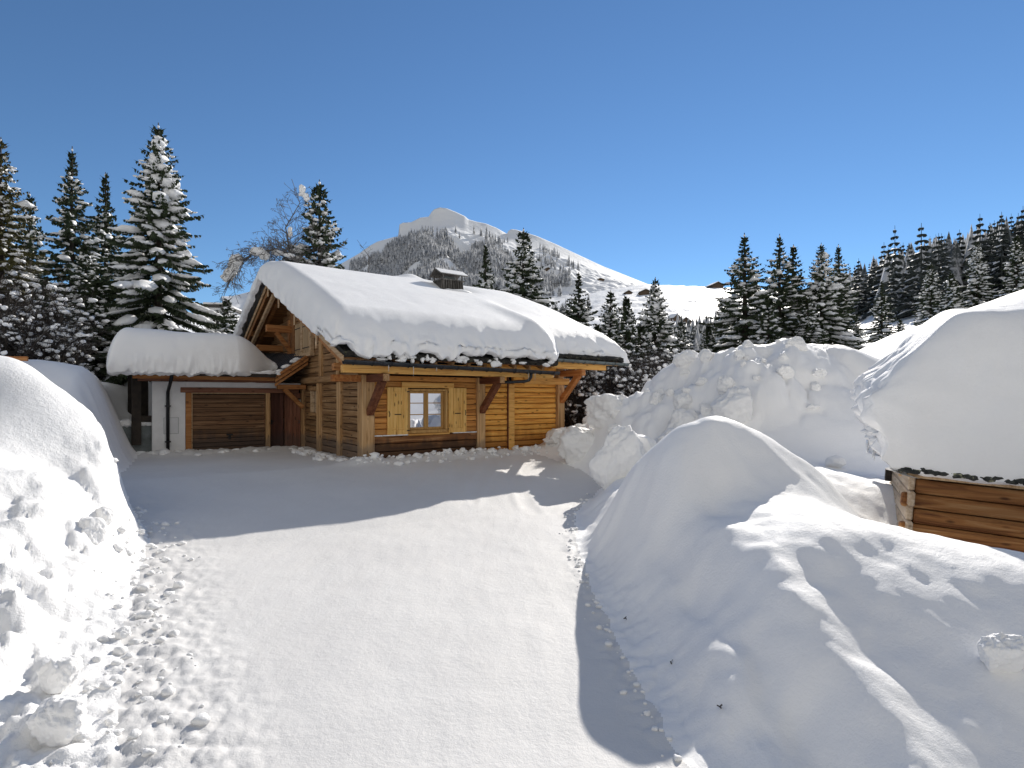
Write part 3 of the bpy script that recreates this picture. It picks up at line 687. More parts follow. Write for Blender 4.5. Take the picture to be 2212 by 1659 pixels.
# ---- snow quilt
NEG=.13
def arc(edge,r,sgn,n,lo=-42):
    out=[]
    for i in range(n):
        th=rad(lo+(90-lo)*i/(n-1)); p=edge+sgn*r*(1-math.cos(th)); h=math.sin(th)
        out.append((p,h if h>0 else h*NEG))
    return out
def axis(e0,e1,r0,r1,n0,n,n1,lo0=-42,lo1=-42):
    a=arc(e0,r0,1,n0,lo0); b=arc(e1,r1,-1,n1,lo1)[::-1]
    mid=[(p,1.0) for p in np.linspace(a[-1][0],b[0][0],n)[1:-1]]
    q=np.array(a+mid+b); return q[:,0],q[:,1]
def quilt(name,parent,S,HS,Wd,HW,topf,posf,mat):
    s,w=np.meshgrid(S,Wd); hs,hw=np.meshgrid(HS,HW)
    h=np.where((hs>=0)&(hw>=0),np.minimum(hs,hw)*.55+.45*hs*hw,np.minimum(hs,hw))
    s,w=posf(s,w,h); z=topf(s,w,h)
    V=np.stack([s,w,z],-1).reshape(-1,3); F=gridF(*s.shape)
    nr,nc=s.shape; i=np.arange(nr*nc).reshape(nr,nc)
    base=V.copy(); 
    per=np.concatenate([i[0],i[1:,-1],i[-1,:-1][::-1],i[1:-1,0][::-1]])
    c=V[per].mean(0); n0=len(V); V=np.vstack([V,c[None]])
    o=mesh_np(name,V,F,mat,parent)
    return o
def zr(w): return np.where(w<6.8,5.98-PIT*(6.8-w),5.98-PIT*(w-6.8))+.13
S,HS=axis(-1.32,9.62,.62,1.25,22,150,22); Wd,HW=axis(-1.42,15.0,.95,.9,26,150,12)
def posf(s,w,h):
    k=sst(5.75,6.3,s+.10*(w+1.4))*sst(3.0,.5,w)
    w=w+.42*k
    ed=1-np.clip(h,0,1); front=(w<2)&(h<.6)
    nz=.09*fbm(s*2.2,w*.8+h*3,3,3)+.05*billow(s*4,h*4,2,2)
    w=w-np.where(front,nz*ed,0)
    sl=(s<0)
    s=s+np.where(sl,ed*.07*fbm(w*2.5,h*3,7,3),0)
    return s,w
def topf(s,w,h):
    k=sst(5.7,6.25,s+.10*(w+1.4))
    kf=k*sst(3.4,.2,w)
    T=np.interp(w,[-1.4,2.0,6.8,12,15],[1.00,1.08,.93,1.0,.8])
    T=T-.16*kf
    base=zr(np.clip(w,-1.25,14.8))+.06*kf
    ridge=-.42*np.exp(-((w-6.8)/1.0)**2)*.6
    T=T+.13*np.exp(-((s+.10*(w+1.4)-5.55)/.4)**2)*sst(2.6,-.6,w)*sst(-1.4,-.6,w)
    T=T+.016*fbm(s*.4,w*.4,2,2)+.006*fbm(s*2,w*2,5,3)
    T=T+.22*np.exp(-((s-4.7)/.55)**2-((w-6.9)/.8)**2)
    # hollow round the chimney
    T=T-.20*np.exp(-((s-5.3)/.8)**2-((w-4.15)/.5)**2)
    z=base+ridge*np.clip(h,0,1)+T*h
    ed=np.clip(1-h,0,1)
    low=(h<.25)
    z=z+ed*np.where(w<1.5,.10*fbm(s*2.4,h*2+5,6,4)+.10*domes(s*2.2,h*3+s*.2,4,.8)-.05,.03*fbm(s*2+w*2,h*3,6,3))
    z=z+np.where(low&(w<0),.06-.26*np.clip(fbm(s*1.6,0*w+2.5,1,3),-.35,1),0)
    return z
quilt('roof_snow',rf,S,HS,Wd,HW,topf,posf,M['snow'])
m=MB()
for k in range(38):     # clods hanging at the eave
    s=random.uniform(-.8,5.8); m.blob((s,-1.25+random.uniform(-.05,.06),2.80+random.uniform(-.06,.10)),(random.uniform(.04,.16),.07,random.uniform(.03,.09)),k,.5,2)
part(m,'eave_snow',M['snow_rough'],rf,0,smooth=True)
# ---- chimney
cm=empty('chimney',(5.3,4.6,5.95)); cm.parent=ch; cm.scale=(.92,.82,.74)
s0,w0=0.,0.; zb=5.2; ZS=-5.95
def taper(m,s,w,z0,z1,a0,b0,a1,b1):
    return m.hexa([(s-a0,w-b0,z0),(s+a0,w-b0,z0),(s+a0,w+b0,z0),(s-a0,w+b0,z0),(s-a1,w-b1,z1),(s+a1,w-b1,z1),(s+a1,w+b1,z1),(s-a1,w+b1,z1)])
m=MB(); zt=6.50+ZS
taper(m,s0,w0,4.9+ZS,zt,.60,.48,.46,.38)
for k in range(9):
    q=-.45+k*.9/8
    m.bar((s0+q*1.18,w0-.48,5.3+ZS),(s0+q,w0-.405,zt-.01),.085,.03,(1,0,0))
for k in range(7):
    q=-.36+k*.72/6; m.bar((s0-.60,w0+q*1.2,5.3+ZS),(s0-.505,w0+q,zt-.01),.085,.03,(0,1,0))
part(m,'chimney_cladding',M['grey_wood'],cm,0)
part(MB().box(s0-.56,s0+.56,w0-.46,w0+.46,zt,zt+.07),'chimney_rim',M['grey_wood'],cm,.01)
part(MB().box(s0-.25,s0+.25,w0-.22,w0+.22,zt+.072,zt+.26),'chimney_pot',M['concrete'],cm,.02)
m=MB(); zc=zt+.30
for a in (-.5,.5):
    m.bar((s0+a*.9,w0-.38,zt+.07),(s0+a*.9,w0-.38,zc+.02),.04,.04); m.bar((s0+a,w0+.40,zt+.07),(s0+a,w0+.40,zc+.02),.04,.04)
slope(m,s0-.68,s0+.68,w0-.56,zc-.03,w0,zc+.30,.04); slope(m,s0-.68,s0+.68,w0+.56,zc-.03,w0+.004,zc+.30,.04)
part(m,'chimney_cap',M['grey_wood'],cm,0)
m=MB(); slope(m,s0-.66,s0+.70,w0-.55,zc+.015,w0-.004,zc+.345,.035)
part(m,'cap_snow',M['snow'],cm,.01)
part(MB().blob((s0+.2,w0-.62,5.86+ZS),(.75,.35,.16),3,.3,2),'chimney_snow',M['snow'],cm,0,smooth=True)

# ------------------------------------------------------------------ garage
ga=empty('garage',P(-2.4,5.93),ROT,'low garage wing with white wall and brown plank door under a deep snow slab','garage')
def gp(mb,name,mat,par=None,bevel=.006,label=None,smooth=False):
    for i,v in enumerate(mb.v): mb.v[i]=(v[0]+2.4,v[1]-5.93,v[2])
    return part(mb,name,mat,par or ga,bevel,label,smooth)
wf=5.93
gp(MB().box(-4.57,-3.66,wf,wf+.25,-.4,2.28).box(-3.659,-.05,wf,wf+.25,2.10,2.28).box(-4.57,-4.32,wf+.251,11.6,-.4,2.28).box(-4.319,-.06,11.4,11.6,-.4,2.28),'wall',M['render'],bevel=.01)
gp(MB().box(-3.8,-.12,wf-.05,wf+.2,1.93,2.097),'door_lintel',M['lintel'],bevel=.01)
gp(MB().box(-3.655,-3.49,wf-.03,wf+.2,-.3,1.927),'door_jamb',M['orange_x'],bevel=.01)
gp(MB().box(-1.225,-1.08,wf-.03,wf+.2,-.3,1.927),'door_jamb',M['post'],bevel=.01)
gp(MB().box(-3.488,-3.462,wf-.01,wf+.12,-.1,1.927).box(-3.461,-1.226,wf-.01,wf+.12,1.90,1.927),'door_trim',M['pale_y'],bevel=0)
m=planks([(-.3+.145*i,-.3+.145*(i+1)) for i in range(15)],-3.46,-1.228,[],wf+.06,wf+.12,jit=.003)
gd=gp(m,'garage_door',M['garage_door'],bevel=.006)
gp(MB().box(-2.46,-2.26,wf+.035,wf+.054,.50,.55).box(-2.40,-2.32,wf+.025,wf+.054,.38,.497),'handle',M['iron'],gd,.006)
gp(MB().box(-1.079,-.55,wf+.35,wf+.42,-.2,1.925),'side_door',M['dark_red'],bevel=.008)
h=gp(MB().box(-.98,-.94,wf+.30,wf+.349,.82,.98).tube([(-.96,wf+.28,.93),(-.86,wf+.28,.93)],.012,6),'door_handle',M['iron'],bevel=0)
gp(MB().box(-.549,-.30,wf+.12,wf+.3,-.2,1.925),'board_panel',M['red_board'],bevel=.008)
gp(MB().box(-.299,-.05,wf-.0,wf+.3,-.2,1.925),'entrance_door',M['red_board'],bevel=.008)
gp(MB().tube([(-.16,wf-.05,.86),(-.10,wf-.05,.86),(-.10,wf-.05,.94),(-.16,wf-.05,.94)],.012,5),'door_handle',M['gutter2'],bevel=0)
gp(MB().box(-1.075,-.05,wf-.3,wf+.5,-.3,-.03),'stone_step',M['slab'],bevel=.02)
gp(MB().box(-4.3,-1.0,wf+.27,11.3,-.3,2.2),'inner_core',M['dark'],bevel=0)
gp(MB().box(-4.25,-3.86,wf-.012,wf-.001,.62,1.12),'meter_panel',M['panel'],bevel=.003)
gp(MB().box(-4.255,-3.855,wf-.006,wf-.0005,.612,.619).box(-4.255,-3.855,wf-.006,wf-.0005,1.121,1.128).box(-4.258,-4.251,wf-.006,wf-.0005,.612,1.128).box(-3.859,-3.852,wf-.006,wf-.0005,.612,1.128),'panel_seam',M['gutter2'],bevel=0)
# porch strut and beam beside the chalet wall
gp(MB().box(-.95,.0,wf-.50,wf-.28,2.06,2.22).bar((-.72,wf-.39,2.07),(-.08,wf-.39,1.42),.14,.15,(0,1,0)),'porch_bracket',M['orange_x'],bevel=.012)
# roof: low slope, turning up to a little porch roof at the chalet end
gr=empty('roof'); gr.parent=ga
m=MB(); slope(m,-5.25,-1.05,5.05,2.47,12,3.0,.07)
gp(m,'roof_deck',M['darkwood'],gr,0)
m=MB().hexa([(-1.05,5.05,2.47),(-.02,5.05,3.22),(-.02,12,3.7),(-1.05,12,3.0),(-1.05,5.05,2.54),(-.02,5.05,3.29),(-.02,12,3.77),(-1.05,12,3.07)])
gp(m,'porch_roof',M['slate'],gr,0)
m=MB()
for k in range(14):      # slate courses
    w=5.2+k*.32; 
    for (a,b) in ((-1.05,-.02),):
        m.hexa([(a,w,2.545+.076*(w-5.05)),(b,w,3.295+.069*(w-5.05)),(b,w+.03,3.315+.069*(w-5.05)),(a,w+.03,2.565+.076*(w-5.05)),
                (a,w,2.565+.076*(w-5.05)),(b,w,3.315+.069*(w-5.05)),(b,w+.03,3.32+.069*(w-5.05)),(a,w+.03,2.57+.076*(w-5.05))])
gp(m,'slate_courses',M['slate'],gr,0)
for (dz,off,h) in ((-.02,4.98,.11),(-.16,5.03,.12),(-.30,5.10,.10)):
    m=MB().hexa([(-1.12,off,2.44+dz),(-.03,off,3.22+dz),(-.03,off+.04,3.22+dz),(-1.12,off+.04,2.44+dz),(-1.12,off,2.44+dz+h),(-.03,off,3.22+dz+h),(-.03,off+.04,3.22+dz+h),(-1.12,off+.04,2.44+dz+h)])
    gp(m,'verge_board',M['orange_x'],gr,.006)
gp(MB().box(-5.1,-1.06,5.25,5.29,2.34,2.465),'fascia_board',M['orange_x'],gr,.006)
gp(MB().box(-4.95,-.8,5.70,5.90,2.28,2.465),'eave_beam',M['lintel'],gr,.012)
gp(MB().box(-5.27,-1.06,4.98,5.06,2.44,2.56),'eave_edge',M['darkwood'],gr,.01)
gp(MB().tube([(-4.12,5.02,2.62),(-4.12,5.02,2.38),(-4.14,5.2,2.2),(-4.15,5.84,1.95),(-4.15,5.86,1.6),(-4.15,5.86,-.1)],.05,10),'downpipe',M['pipe'],gr,0,smooth=True)
gp(MB().box(-4.23,-4.07,5.79,5.93,1.48,1.52).box(-4.23,-4.07,5.79,5.93,.35,.39),'pipe_clip',M['pipe'],gr,0)
gp(MB().tube([(-4.12,5.02,2.66),(-4.12,5.02,2.50)],[.10,.06],10),'rain_hopper',M['pipe'],gr,0)
gp(MB().box(-5.1,-4.85,5.9,6.1,.3,2.45).box(-5.15,-4.58,7.6,7.7,-.2,2.5).box(-5.05,-4.58,6.0,6.15,1.0,1.2),'lean_to_post',M['darkwood'],ga,.01)
S,HS=axis(-5.72,-.85,.55,1.4,18,90,16); Wd,HW=axis(4.78,12.6,.85,.8,24,70,8)
def gpos(s,w,h):
    ed=1-np.clip(h,0,1)
    w=w-np.where(w<7,sst(.40,.22,h)*(.05+.03*fbm(s*1.2,h*4,9,3)+.05*billow(s*4.5,h*9,6,3)),0)
    w=w-np.where(w<7,ed*(.035*fbm(s*.8,h*2.2,4,3)+.02*billow(s*4,h*5,1,2)*sst(.5,.9,ed)),0)
    w=w+np.where(w<8.5,1.15*sst(-2.3,-.8,s)*(1-np.clip(w-4.7,0,3.8)/3.8),0)
    return s+2.4,w-5.93
def gtop(s,w,h):
    s=s-2.4; w=w+5.93
    T=1.30-.45*sst(-2.4,-.6,s)*1.0+.05*fbm(s*.4,w*.4,3,2)
    T=T-.18*sst(7,12,w)
    base=2.53+.076*(np.clip(w,5.0,12)-5.05)+.55*sst(-1.2,-.4,s)
    z=base+T*h
    ed=np.clip(1-h,0,1)
    lo_=sst(.42,.12,h)*(w<6.8); return z+ed*np.where(w<6.5,.05*fbm(s*2.2,h*2,2,3)+.05*domes(s*2.5,h*3,5,.8),0)+.01*fbm(s*2,w*2,1,3)+lo_*(.05*billow(s*3.2,h*9,4,4))
quilt('roof_snow',gr,S,HS,Wd,HW,gtop,gpos,M['snow'])
m=MB()
for k in range(42):
    s=random.uniform(-4.9,-1.0); m.blob((s,5.03+random.uniform(-.03,.08),2.58+random.uniform(-.02,.07)),(random.uniform(.08,.24),.09,random.uniform(.03,.07)),k+100,.4,2)
for k in range(14):
    f=random.random(); m.blob((-1.05+f*.75,5.15+random.uniform(-.05,.1),2.60+f*.55),(.13,.12,.05),k+200,.4,2)
gp(m,'eave_snow',M['snow_rough'],gr,0,smooth=True)
# concrete retaining wall left of the garage
rw=MB().box(-1.1,1.0,-.12,.12,-.7,.95).build('retaining_wall',M['concrete'],None,.015)
rw.location=P(-5.35,6.25); rw.rotation_euler.z=ROT
tag(rw,'grey concrete retaining wall stub at the left corner of the garage','wall')
sc=MB()
for k in range(16): sc.blob((-1.0+k*.13,0,.97),(.2,.22,.10+.05*random.random()),k,.35,2)
c=sc.build('snow_cap',M['snow'],rw,0,True)
# ------------------------------------------------------------------ log hut on the right
hp=W(1976,1030,8.0)
hp=hp+Vector((0,0,.10))
hut=empty('log_hut',hp,math.atan2(-.41,.91),'small log store hut half buried beside the bank, carrying a huge block of snow','hut')
hut.rotation_euler=(0,rad(3.6),math.atan2(-.49,.87))
LH=.2145
m=MB(); mo=MB()
for i in range(9):
    z1=-.13-LH*i; long=i%2==1
    m.box(-.13 if long else .02,4.6,0+random.uniform(-.012,.012),.16,z1-LH+.012,z1)
part(m,'front_logs',M['hut_x'],hut,.035,seg=2)
m=MB()
for i in range(10):
    z1=.02-LH*i-LH*.5; 
    m.box(-.07+random.uniform(-.008,.008),.015,-.14 if i%2 else -.03,2.6,z1-LH+.008,z1)
m.add([(-.06,.0,-.08),(-.06,2.5,-.08),(-.06,1.25,.36),(.015,.0,-.08),(.015,2.5,-.08),(.015,1.25,.36)],[(0,2,1),(3,4,5),(0,3,5,2),(1,2,5,4),(0,1,4,3)])
part(m,'gable_logs',M['hut_y'],hut,.016)
m=MB()
for i in (0,2,4,6): m.box(-.16,-.072,2.2,2.36,-.25-LH*i-LH,-.25-LH*i)
for i in (1,4,6): m.box(-.082,-.072,.3+.05*i,.34+.05*i,-.2-LH*i-.16,-.2-LH*i)
part(m,'dark_notches',M['darkwood'],hut,.006)
part(MB().box(.02,4.5,.161,2.5,-2.0,-.1),'inner_core',M['dark'],hut,0)
part(MB().box(-.1,4.7,-.13,-.09,-.10,-.04),'eave_board',M['pale_y'],hut,.006)
m=MB(); slope(m,-.16,4.8,-.2,-.02,1.25,.46,.05); slope(m,-.16,4.8,2.7,-.02,1.255,.46,.05)
part(m,'roof',M['lichen'],hut,0)
m=MB()
for k in range(60): m.blob((-.1+k*.08,-.21+random.uniform(-.02,.02),.01+random.uniform(-.02,.02)),(.07,.05,.04),k,.5)
for k in range(26):
    f=k/25; m.blob((-.17,-.2+f*1.4,.0+f*.46),(.05,.06,.04),k+70,.5)
o=part(m,'shingle_edge',M['lichen'],hut,0)
m=MB().hexa([(-.20,-.16,-.10),(-.165,-.16,-.10),(-.165,1.25,.40),(-.20,1.25,.40),(-.20,-.16,.0),(-.165,-.16,.0),(-.165,1.25,.50),(-.20,1.25,.50)])
part(m,'verge_board',M['pale_y'],hut,.005)
m=MB().hexa([(-.22,2.7,-.10),(-.165,2.7,-.10),(-.165,1.26,.36),(-.22,1.26,.36),(-.22,2.7,.03),(-.165,2.7,.03),(-.165,1.26,.52),(-.22,1.26,.52)])
m.box(-.24,-.05,1.16,1.34,.26,.40)
part(m,'verge_board',M['darkwood'],hut,.005)
NEG=.07
S,HS=axis(-.34,5.4,.8,.9,46,130,12,-60); Wd,HW=axis(-.24,3.0,.72,1.1,44,80,12)
def hpos(s,w,h):
    ed=1-np.clip(h,0,1); L=sst(.75,-.1,s)
    s=s-sst(.9,-.2,s)*.34*np.sin(np.pi*np.clip(h+.06,0,1)**.75)*sst(.05,.45,h)
    s=s-L*(.17*domes(w*2.1,h*4.0,2,.85)+.12*domes(w*4.2,h*8,5,.8)+.06*domes(w*8,h*14,5,.8)+.10*billow(w*3,h*5,2,4)-.12)*sst(0,.5,ed)
    w=w-np.where(w<1,ed*.03*fbm(s*1.4,h*3,4,3)+np.sin(np.pi*np.clip(h,0,1))*(.022*fbm(s*1.6+h,h*7,2,4)-.03*domes(s*1.3+h*.5,h*5,3,.6)),0)
    return s,w
def htop(s,w,h):
    T=2.17+.05*fbm(s*.8,w*.8,1,3)+.10*sst(0,3,s)-.30*sst(.9,-.6,s)**1.5
    base=np.where(w<1.25,.46-.36*(1.25-np.clip(w,-.1,9)),.46-.36*(np.clip(w,0,2.7)-1.25))+.04
    L=sst(.3,-.3,s); ed=np.clip(1-h,0,1)
    return base*np.clip(1-.35*h,0,1)+T*h+L*ed*(.10*domes(w*2.2,h*3,7,.8)-.04)+.016*fbm(s*2.6,w*2.6+h*2,8,3)+.03*np.sin(np.pi*np.clip(h,0,1))*fbm(s*1.6,h*5,4,3)
quilt('roof_snow',hut,S,HS,Wd,HW,htop,hpos,M['snow'])
m=MB()
for k in range(26): m.blob((-.30+random.uniform(-.16,.16),random.uniform(.5,2.2),.42+random.uniform(-.1,.22)),(random.uniform(.08,.2),.14,random.uniform(.06,.15)),k,.4,2)
for k in range(14):
    f=random.random(); m.blob((-.17,-.1+f*1.3,.10+f*.50),(.07,.12,.08),k+50,.4,2)
part(m,'hanging_snow',M['snow_rough'],hut,0,smooth=True)
m=MB()
for (y,L,x) in ((1.1,.20,-.45),(1.2,.26,-.42),(.7,.14,-.36),(1.6,.16,-.5),(.35,.10,-.3)):
    m.tube([(x,y,.28),(x,y,.24-L*.5),(x+.006,y,.22-L)],[.024,.015,.003],6)
part(m,'icicles',M['ice'],hut,0,smooth=True)

# ------------------------------------------------------------------ trees
def spruce_meshes(H,Rb,seed,snow=.7,dens=1.0,gap=.30,thin=.0,skirt=.04,mat='needle',droop=.25,big=1.0):
    r=random.Random(seed); V=[];F=[]; S=MB(); T=MB()
    def quad(a,b,c,d):
        i=len(V); V.extend((a,b,c,d)); F.append((i,i+1,i+2,i+3))
    T.tube([(0,0,-1.2),(0,0,H*.3),(.03,0,H*.7),(0,0,H)],[H*.0155,H*.012,H*.006,H*.0015],8)
    z=H*skirt+.2; 
    while z<H*.985:
        t=z/H
        prof=(1-t)**1.0*(1.0 if t>.12 else .72+.28*t/.12)*(1.12-.12*abs(2*t-.8))+.012
        prof*=(1-.5*float(sst(1-thin-.05,1-thin+.03,t)) if thin else 1)
        n=max(3,int(round((6.2 if t<.8 else 5)*dens)))
        a0=r.random()*6.28
        for k in range(n):
            a=a0+6.28*k/n+r.uniform(-.35,.35); L=Rb*prof*(1+.42*mnoise.noise(Vector((math.cos(a)*1.3+seed,math.sin(a)*1.3,z*.55))))*(r.uniform(.55,1.2) if t<.8 else r.uniform(.8,1.2))+.05
            if r.random()<.06: L*=.5
            zz=z+r.uniform(-.12,.12)
            dx,dy=math.cos(a),math.sin(a); up0=.55*(t-.62)-droop*.5; 
            def P_(f): # branch spine
                return Vector((dx*L*f,dy*L*f,zz+L*(up0*f-droop*f*f*(1.3-t)+.26*f**3)))
            side=Vector((-dy,dx,0)); nseg=max(3,int(L/.15))
            T_w=.012+.012*L
            for j in range(nseg+1):
                f=.12+.88*(j+r.uniform(-.3,.3))/max(1,nseg); f=min(max(f,.06),1)
                p=P_(f); fw=(P_(min(1,f+.05))-P_(f-.05)).normalized()
                tl=(.16+.34*L*.32*math.sin(math.pi*min(1,.18+f*.80)))*r.uniform(.7,1.25)*(1 if t<.7 else .45+.55*(1-t)/.3)
                for sg in (-1,1):
                    d=(fw*r.uniform(.5,.95)+side*sg*r.uniform(.55,1)+Vector((0,0,r.uniform(-.5,-.05)))).normalized()
                    e=p+d*tl; wdt=r.uniform(.035,.065)+.02*tl; q=d.cross(Vector((0,0,1))); q=q.normalized() if q.length>.01 else side
                    mid=p+d*tl*.5
                    quad(p,mid+q*wdt,e,mid-q*wdt)
                    dn=Vector((0,0,-1)); quad(p,mid+dn*wdt*2.4+q*.02,e+dn*.05,mid+Vector((0,0,wdt*.6)))
                    if tl>.3:
                        for g in (.35,.65,.9):
                            b=p+d*tl*g; dd=(d*.3+q*r.choice((-1,1))*.7+dn*r.uniform(.4,1.1)).normalized()*r.uniform(.12,.24); qq=dd.cross(d).normalized()*.03
                            quad(b,b+dd*.5+qq,b+dd,b+dd*.5-qq)
                # hanging sprays under the branch
                if r.random()<.8:
                    hl=r.uniform(.10,.32)*(.35+.65*min(1,L/(.6*Rb))); q=side*r.uniform(.03,.06)
                    e=p+Vector((r.uniform(-.05,.05),r.uniform(-.05,.05),-hl)); quad(p-q,p+q,e+q*.4,e-q*.4)
            # tip
            e=P_(1.0); fw=(e-P_(.9)).normalized(); quad(e-fw*.12,e+side*.05,e+fw*.2,e-side*.05)
            # snow lying on the branch
            if r.random()<snow*(1.05-.35*max(0,t-.7)/.3) and L>.35:
                f0=r.uniform(.15,.5); f1=min(1.02,f0+r.uniform(.25,.75)); ln=(f1-f0)*L; ns=max(3,int(ln/.16)); pts=[];rr=[]
                bw=big*r.uniform(.09,.20)*(.5+.5*min(1,L/1.6))*(1.5 if r.random()<.25 else 1)
                rings=[]
                for j in range(ns+1):
                    g=j/ns; p=P_(f0+(f1-f0)*g); k_=(math.sin(math.pi*min(.98,max(.04,g)))**.55)*bw*r.uniform(.65,1.35)
                    rings.append((p+Vector((0,0,k_*.35))+side*r.uniform(-.05,.05),k_))
                fwd=Vector((dx,dy,0)); vs=[];fs=[];NN=7
                for (p,k_) in rings:
                    for q in range(NN):
                        an=6.283*q/NN; vs.append(p+side*math.cos(an)*k_*1.35*r.uniform(.85,1.2)+Vector((0,0,math.sin(an)*k_*(.85 if math.sin(an)>0 else .75))))
                for j in range(len(rings)-1):
                    for q in range(NN): fs.append((j*NN+q,j*NN+(q+1)%NN,(j+1)*NN+(q+1)%NN,(j+1)*NN+q))
                fs.append(tuple(range(NN))[::-1]); fs.append(tuple(range((len(rings)-1)*NN,len(rings)*NN)))
                S.add(vs,fs)
                # snow fingers on side twigs
                for j in range(int(ln/.22)):
                    g=f0+(f1-f0)*r.random(); p=P_(g); sg=r.choice((-1,1)); d=(Vector((dx,dy,0))*.6+side*sg*.8+Vector((0,0,-.25))).normalized()
                    S.blob(p+d*r.uniform(.1,.3)+Vector((0,0,.02)),(r.uniform(.10,.24),r.uniform(.05,.09),r.uniform(.035,.07)),r.randint(0,999),.35,0,math.atan2(d.y,d.x))
        z+=gap*(.55+.65*(1-t))*r.uniform(.8,1.2)
    S.blob((0,0,H*.985),(.05,.05,.09),seed,.3,1)
    return (np.array([tuple(v) for v in V]),np.array(F)),S,T
PROTO={}
def proto(key,**k):
    (V,F),S,T=spruce_meshes(seed=hash(key)%1000 if not isinstance(key,int) else key,**k)
    root=empty('spruce_tree'); 
    mesh_np('crown',V,F,M[k.get('mat','needle')],root,smooth=False)
    T.build('trunk',M['bark'],root,0,True); S.build('snow',M['tsnow'],root,0,True)
    root['_h']=k['H']; PROTO[key]=[root,False]
proto(1,H=15,Rb=4.5,snow=.95,dens=1.12,gap=.42,big=1.3,droop=.30)           # the big snow-laden one
proto(2,H=15,Rb=3.5,snow=.72,thin=.13,gap=.42)
proto(3,H=12,Rb=2.9,snow=.85,gap=.36)
proto(4,H=12,Rb=2.5,snow=.65,thin=.16,gap=.38,dens=.9)
proto(5,H=8,Rb=2.2,snow=.92,gap=.30)
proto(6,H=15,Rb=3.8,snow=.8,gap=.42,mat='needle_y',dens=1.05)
def tree(key,px,ptop,Y,label,wide=1.0,group=None,rot=None,zoff=0):
    root,used=PROTO[key]; p=W(px,860,Y); b=gz(p.x,p.y)-.3+zoff
    h=W(px,ptop,Y).z-b
    o=root if not used else copy_tree(root); PROTO[key][1]=True
    o.location=(p.x,p.y,b); s=h/root['_h']; o.scale=(s*wide,s*wide,s); o.rotation_euler.z=random.uniform(0,6.28) if rot is None else rot
    for q in ('label','group'):
        if q in o: del o[q]
    tag(o,label,'spruce',group); return o
GL='snowy spruces behind the garage'
tree(1,342,265,27,'broad tall spruce loaded with snow, rising right behind the garage',1.05,GL)
tree(2,156,316,31,'slim tall spruce with a long bare tip, left of the broad snow laden one',1.0,GL)
tree(4,228,372,33,'thinner shorter spruce squeezed between the slim one and the broad one',1.05,GL)
tree(6,2,296,24,'big yellowish green spruce cut off by the left picture edge',1.0,GL)
tree(3,64,415,34,'dark spruce peeking out just right of the yellowish one',.95,GL)
tree(5,490,646,34,'small frosted spruce standing alone in the gap between garage and chalet',1.5,GL)
tree(3,40,560,26,'dark lower spruce under the yellowish one at the left edge',1.3,GL)
tree(5,95,600,24.5,'snow bent young spruce among the shrubs at the left edge',1.3,GL)
tree(3,185,520,29,'dense spruce filling the space between the slim tall one and the thin one',1.2,GL)
tree(3,280,560,30,'spruce showing low on the left flank of the broad tall spruce',1.3,GL)
tree(3,130,620,25.5,'low snowy spruce in front of the slim tall one, beside the left shrubs',1.3,GL)
tree(5,215,600,26.0,'bushy low spruce at the foot of the broad tall spruce, on its left side',1.35,GL)
tree(3,690,388,29,'lone spruce with heavy snow pads rising behind the ridge next to the bare birch',1.25,'spruces behind the chalet roof')
GM='spruces beyond the chalet roof'
tree(4,1049,525,52,'thin brownish spruce right of the chimney, in front of the mountain',1.1,GM)
tree(3,1131,492,46,'dark spruce standing clear above the roof slope right of the chimney',1.4,GM)
tree(4,1250,588,44,'slender spruce above the right end of the snowy roof',1.5,GM)
tree(3,1319,626,38,'first spruce left of the larger one beyond the right eave',1.4,GM)
tree(5,1353,640,34,'short snowy spruce tucked against the large one beyond the right eave',1.15,GM)
tree(1,1416,598,30,'large snowy spruce standing over the shrubs beyond the right eave',1.15,GM)
GR='row of tall spruces behind the snow heap'
tree(2,1608,503,33,'leftmost tall spruce of the row behind the heap, wide and open',1.5,GR)
tree(2,1684,505,36,'tall spruce second from the left in the row behind the heap',1.3,GR)
tree(4,1714,528,37,'spruce leaning close to the right of the second tall one in the row',1.45,GR)
tree(1,1774,524,36,'thickly snowed spruce in the middle right of the row behind the heap',1.1,GR)
tree(2,1811,527,37,'rightmost tall spruce of the row, with a bare spindly top',1.2,GR)
tree(4,1905,604,40,'sparse lower spruce standing apart right of the row behind the heap',1.25,GR)
tree(5,1530,700,34,'small spruce between the shrubs and the leftmost tall spruce of the row',1.1,GR)
tree(5,1660,640,31,'low spruce at the foot of the second tall spruce of the row',1.2,GR)
tree(3,1850,680,42,'short dark spruce at the right foot of the row behind the heap',1.1,GR)
GH='snowy spruces over the hut roof'
tree(3,2010,566,52,'spruce left of the biggest one above the hut roof snow',1.15,GH,zoff=0)
tree(1,2110,518,50,'biggest spruce above the hut roof, striped with snow',1.0,GH)
tree(3,2196,505,48,'spruce cut by the right picture edge above the hut',1.1,GH)
tree(5,1385,700,28,'low snowy spruce in the thicket under the large spruce beyond the right eave',1.4,GM)
tree(3,1470,690,36,'dark spruce in the gap right of the large one beyond the right eave',1.2,GM)
tree(5,1290,700,30,'small spruce just above the right eave of the chalet roof',1.3,GM)
tree(3,1560,640,40,'mid sized spruce left of the leftmost tall spruce of the row',1.3,GR)
tree(3,1745,640,33,'bushy spruce filling the gap in the middle of the row behind the heap',1.5,GR)
tree(5,1945,690,44,'low spruce between the row behind the heap and the hut roof',1.5,GR)
tree(5,2055,590,49,'stubby spruce between two larger ones above the hut roof',1.2,GH)
for k,(r0,u) in PROTO.items():
    if '_h' in r0: del r0['_h']
for o in list(bpy.data.objects):
    if '_h' in o: del o['_h']
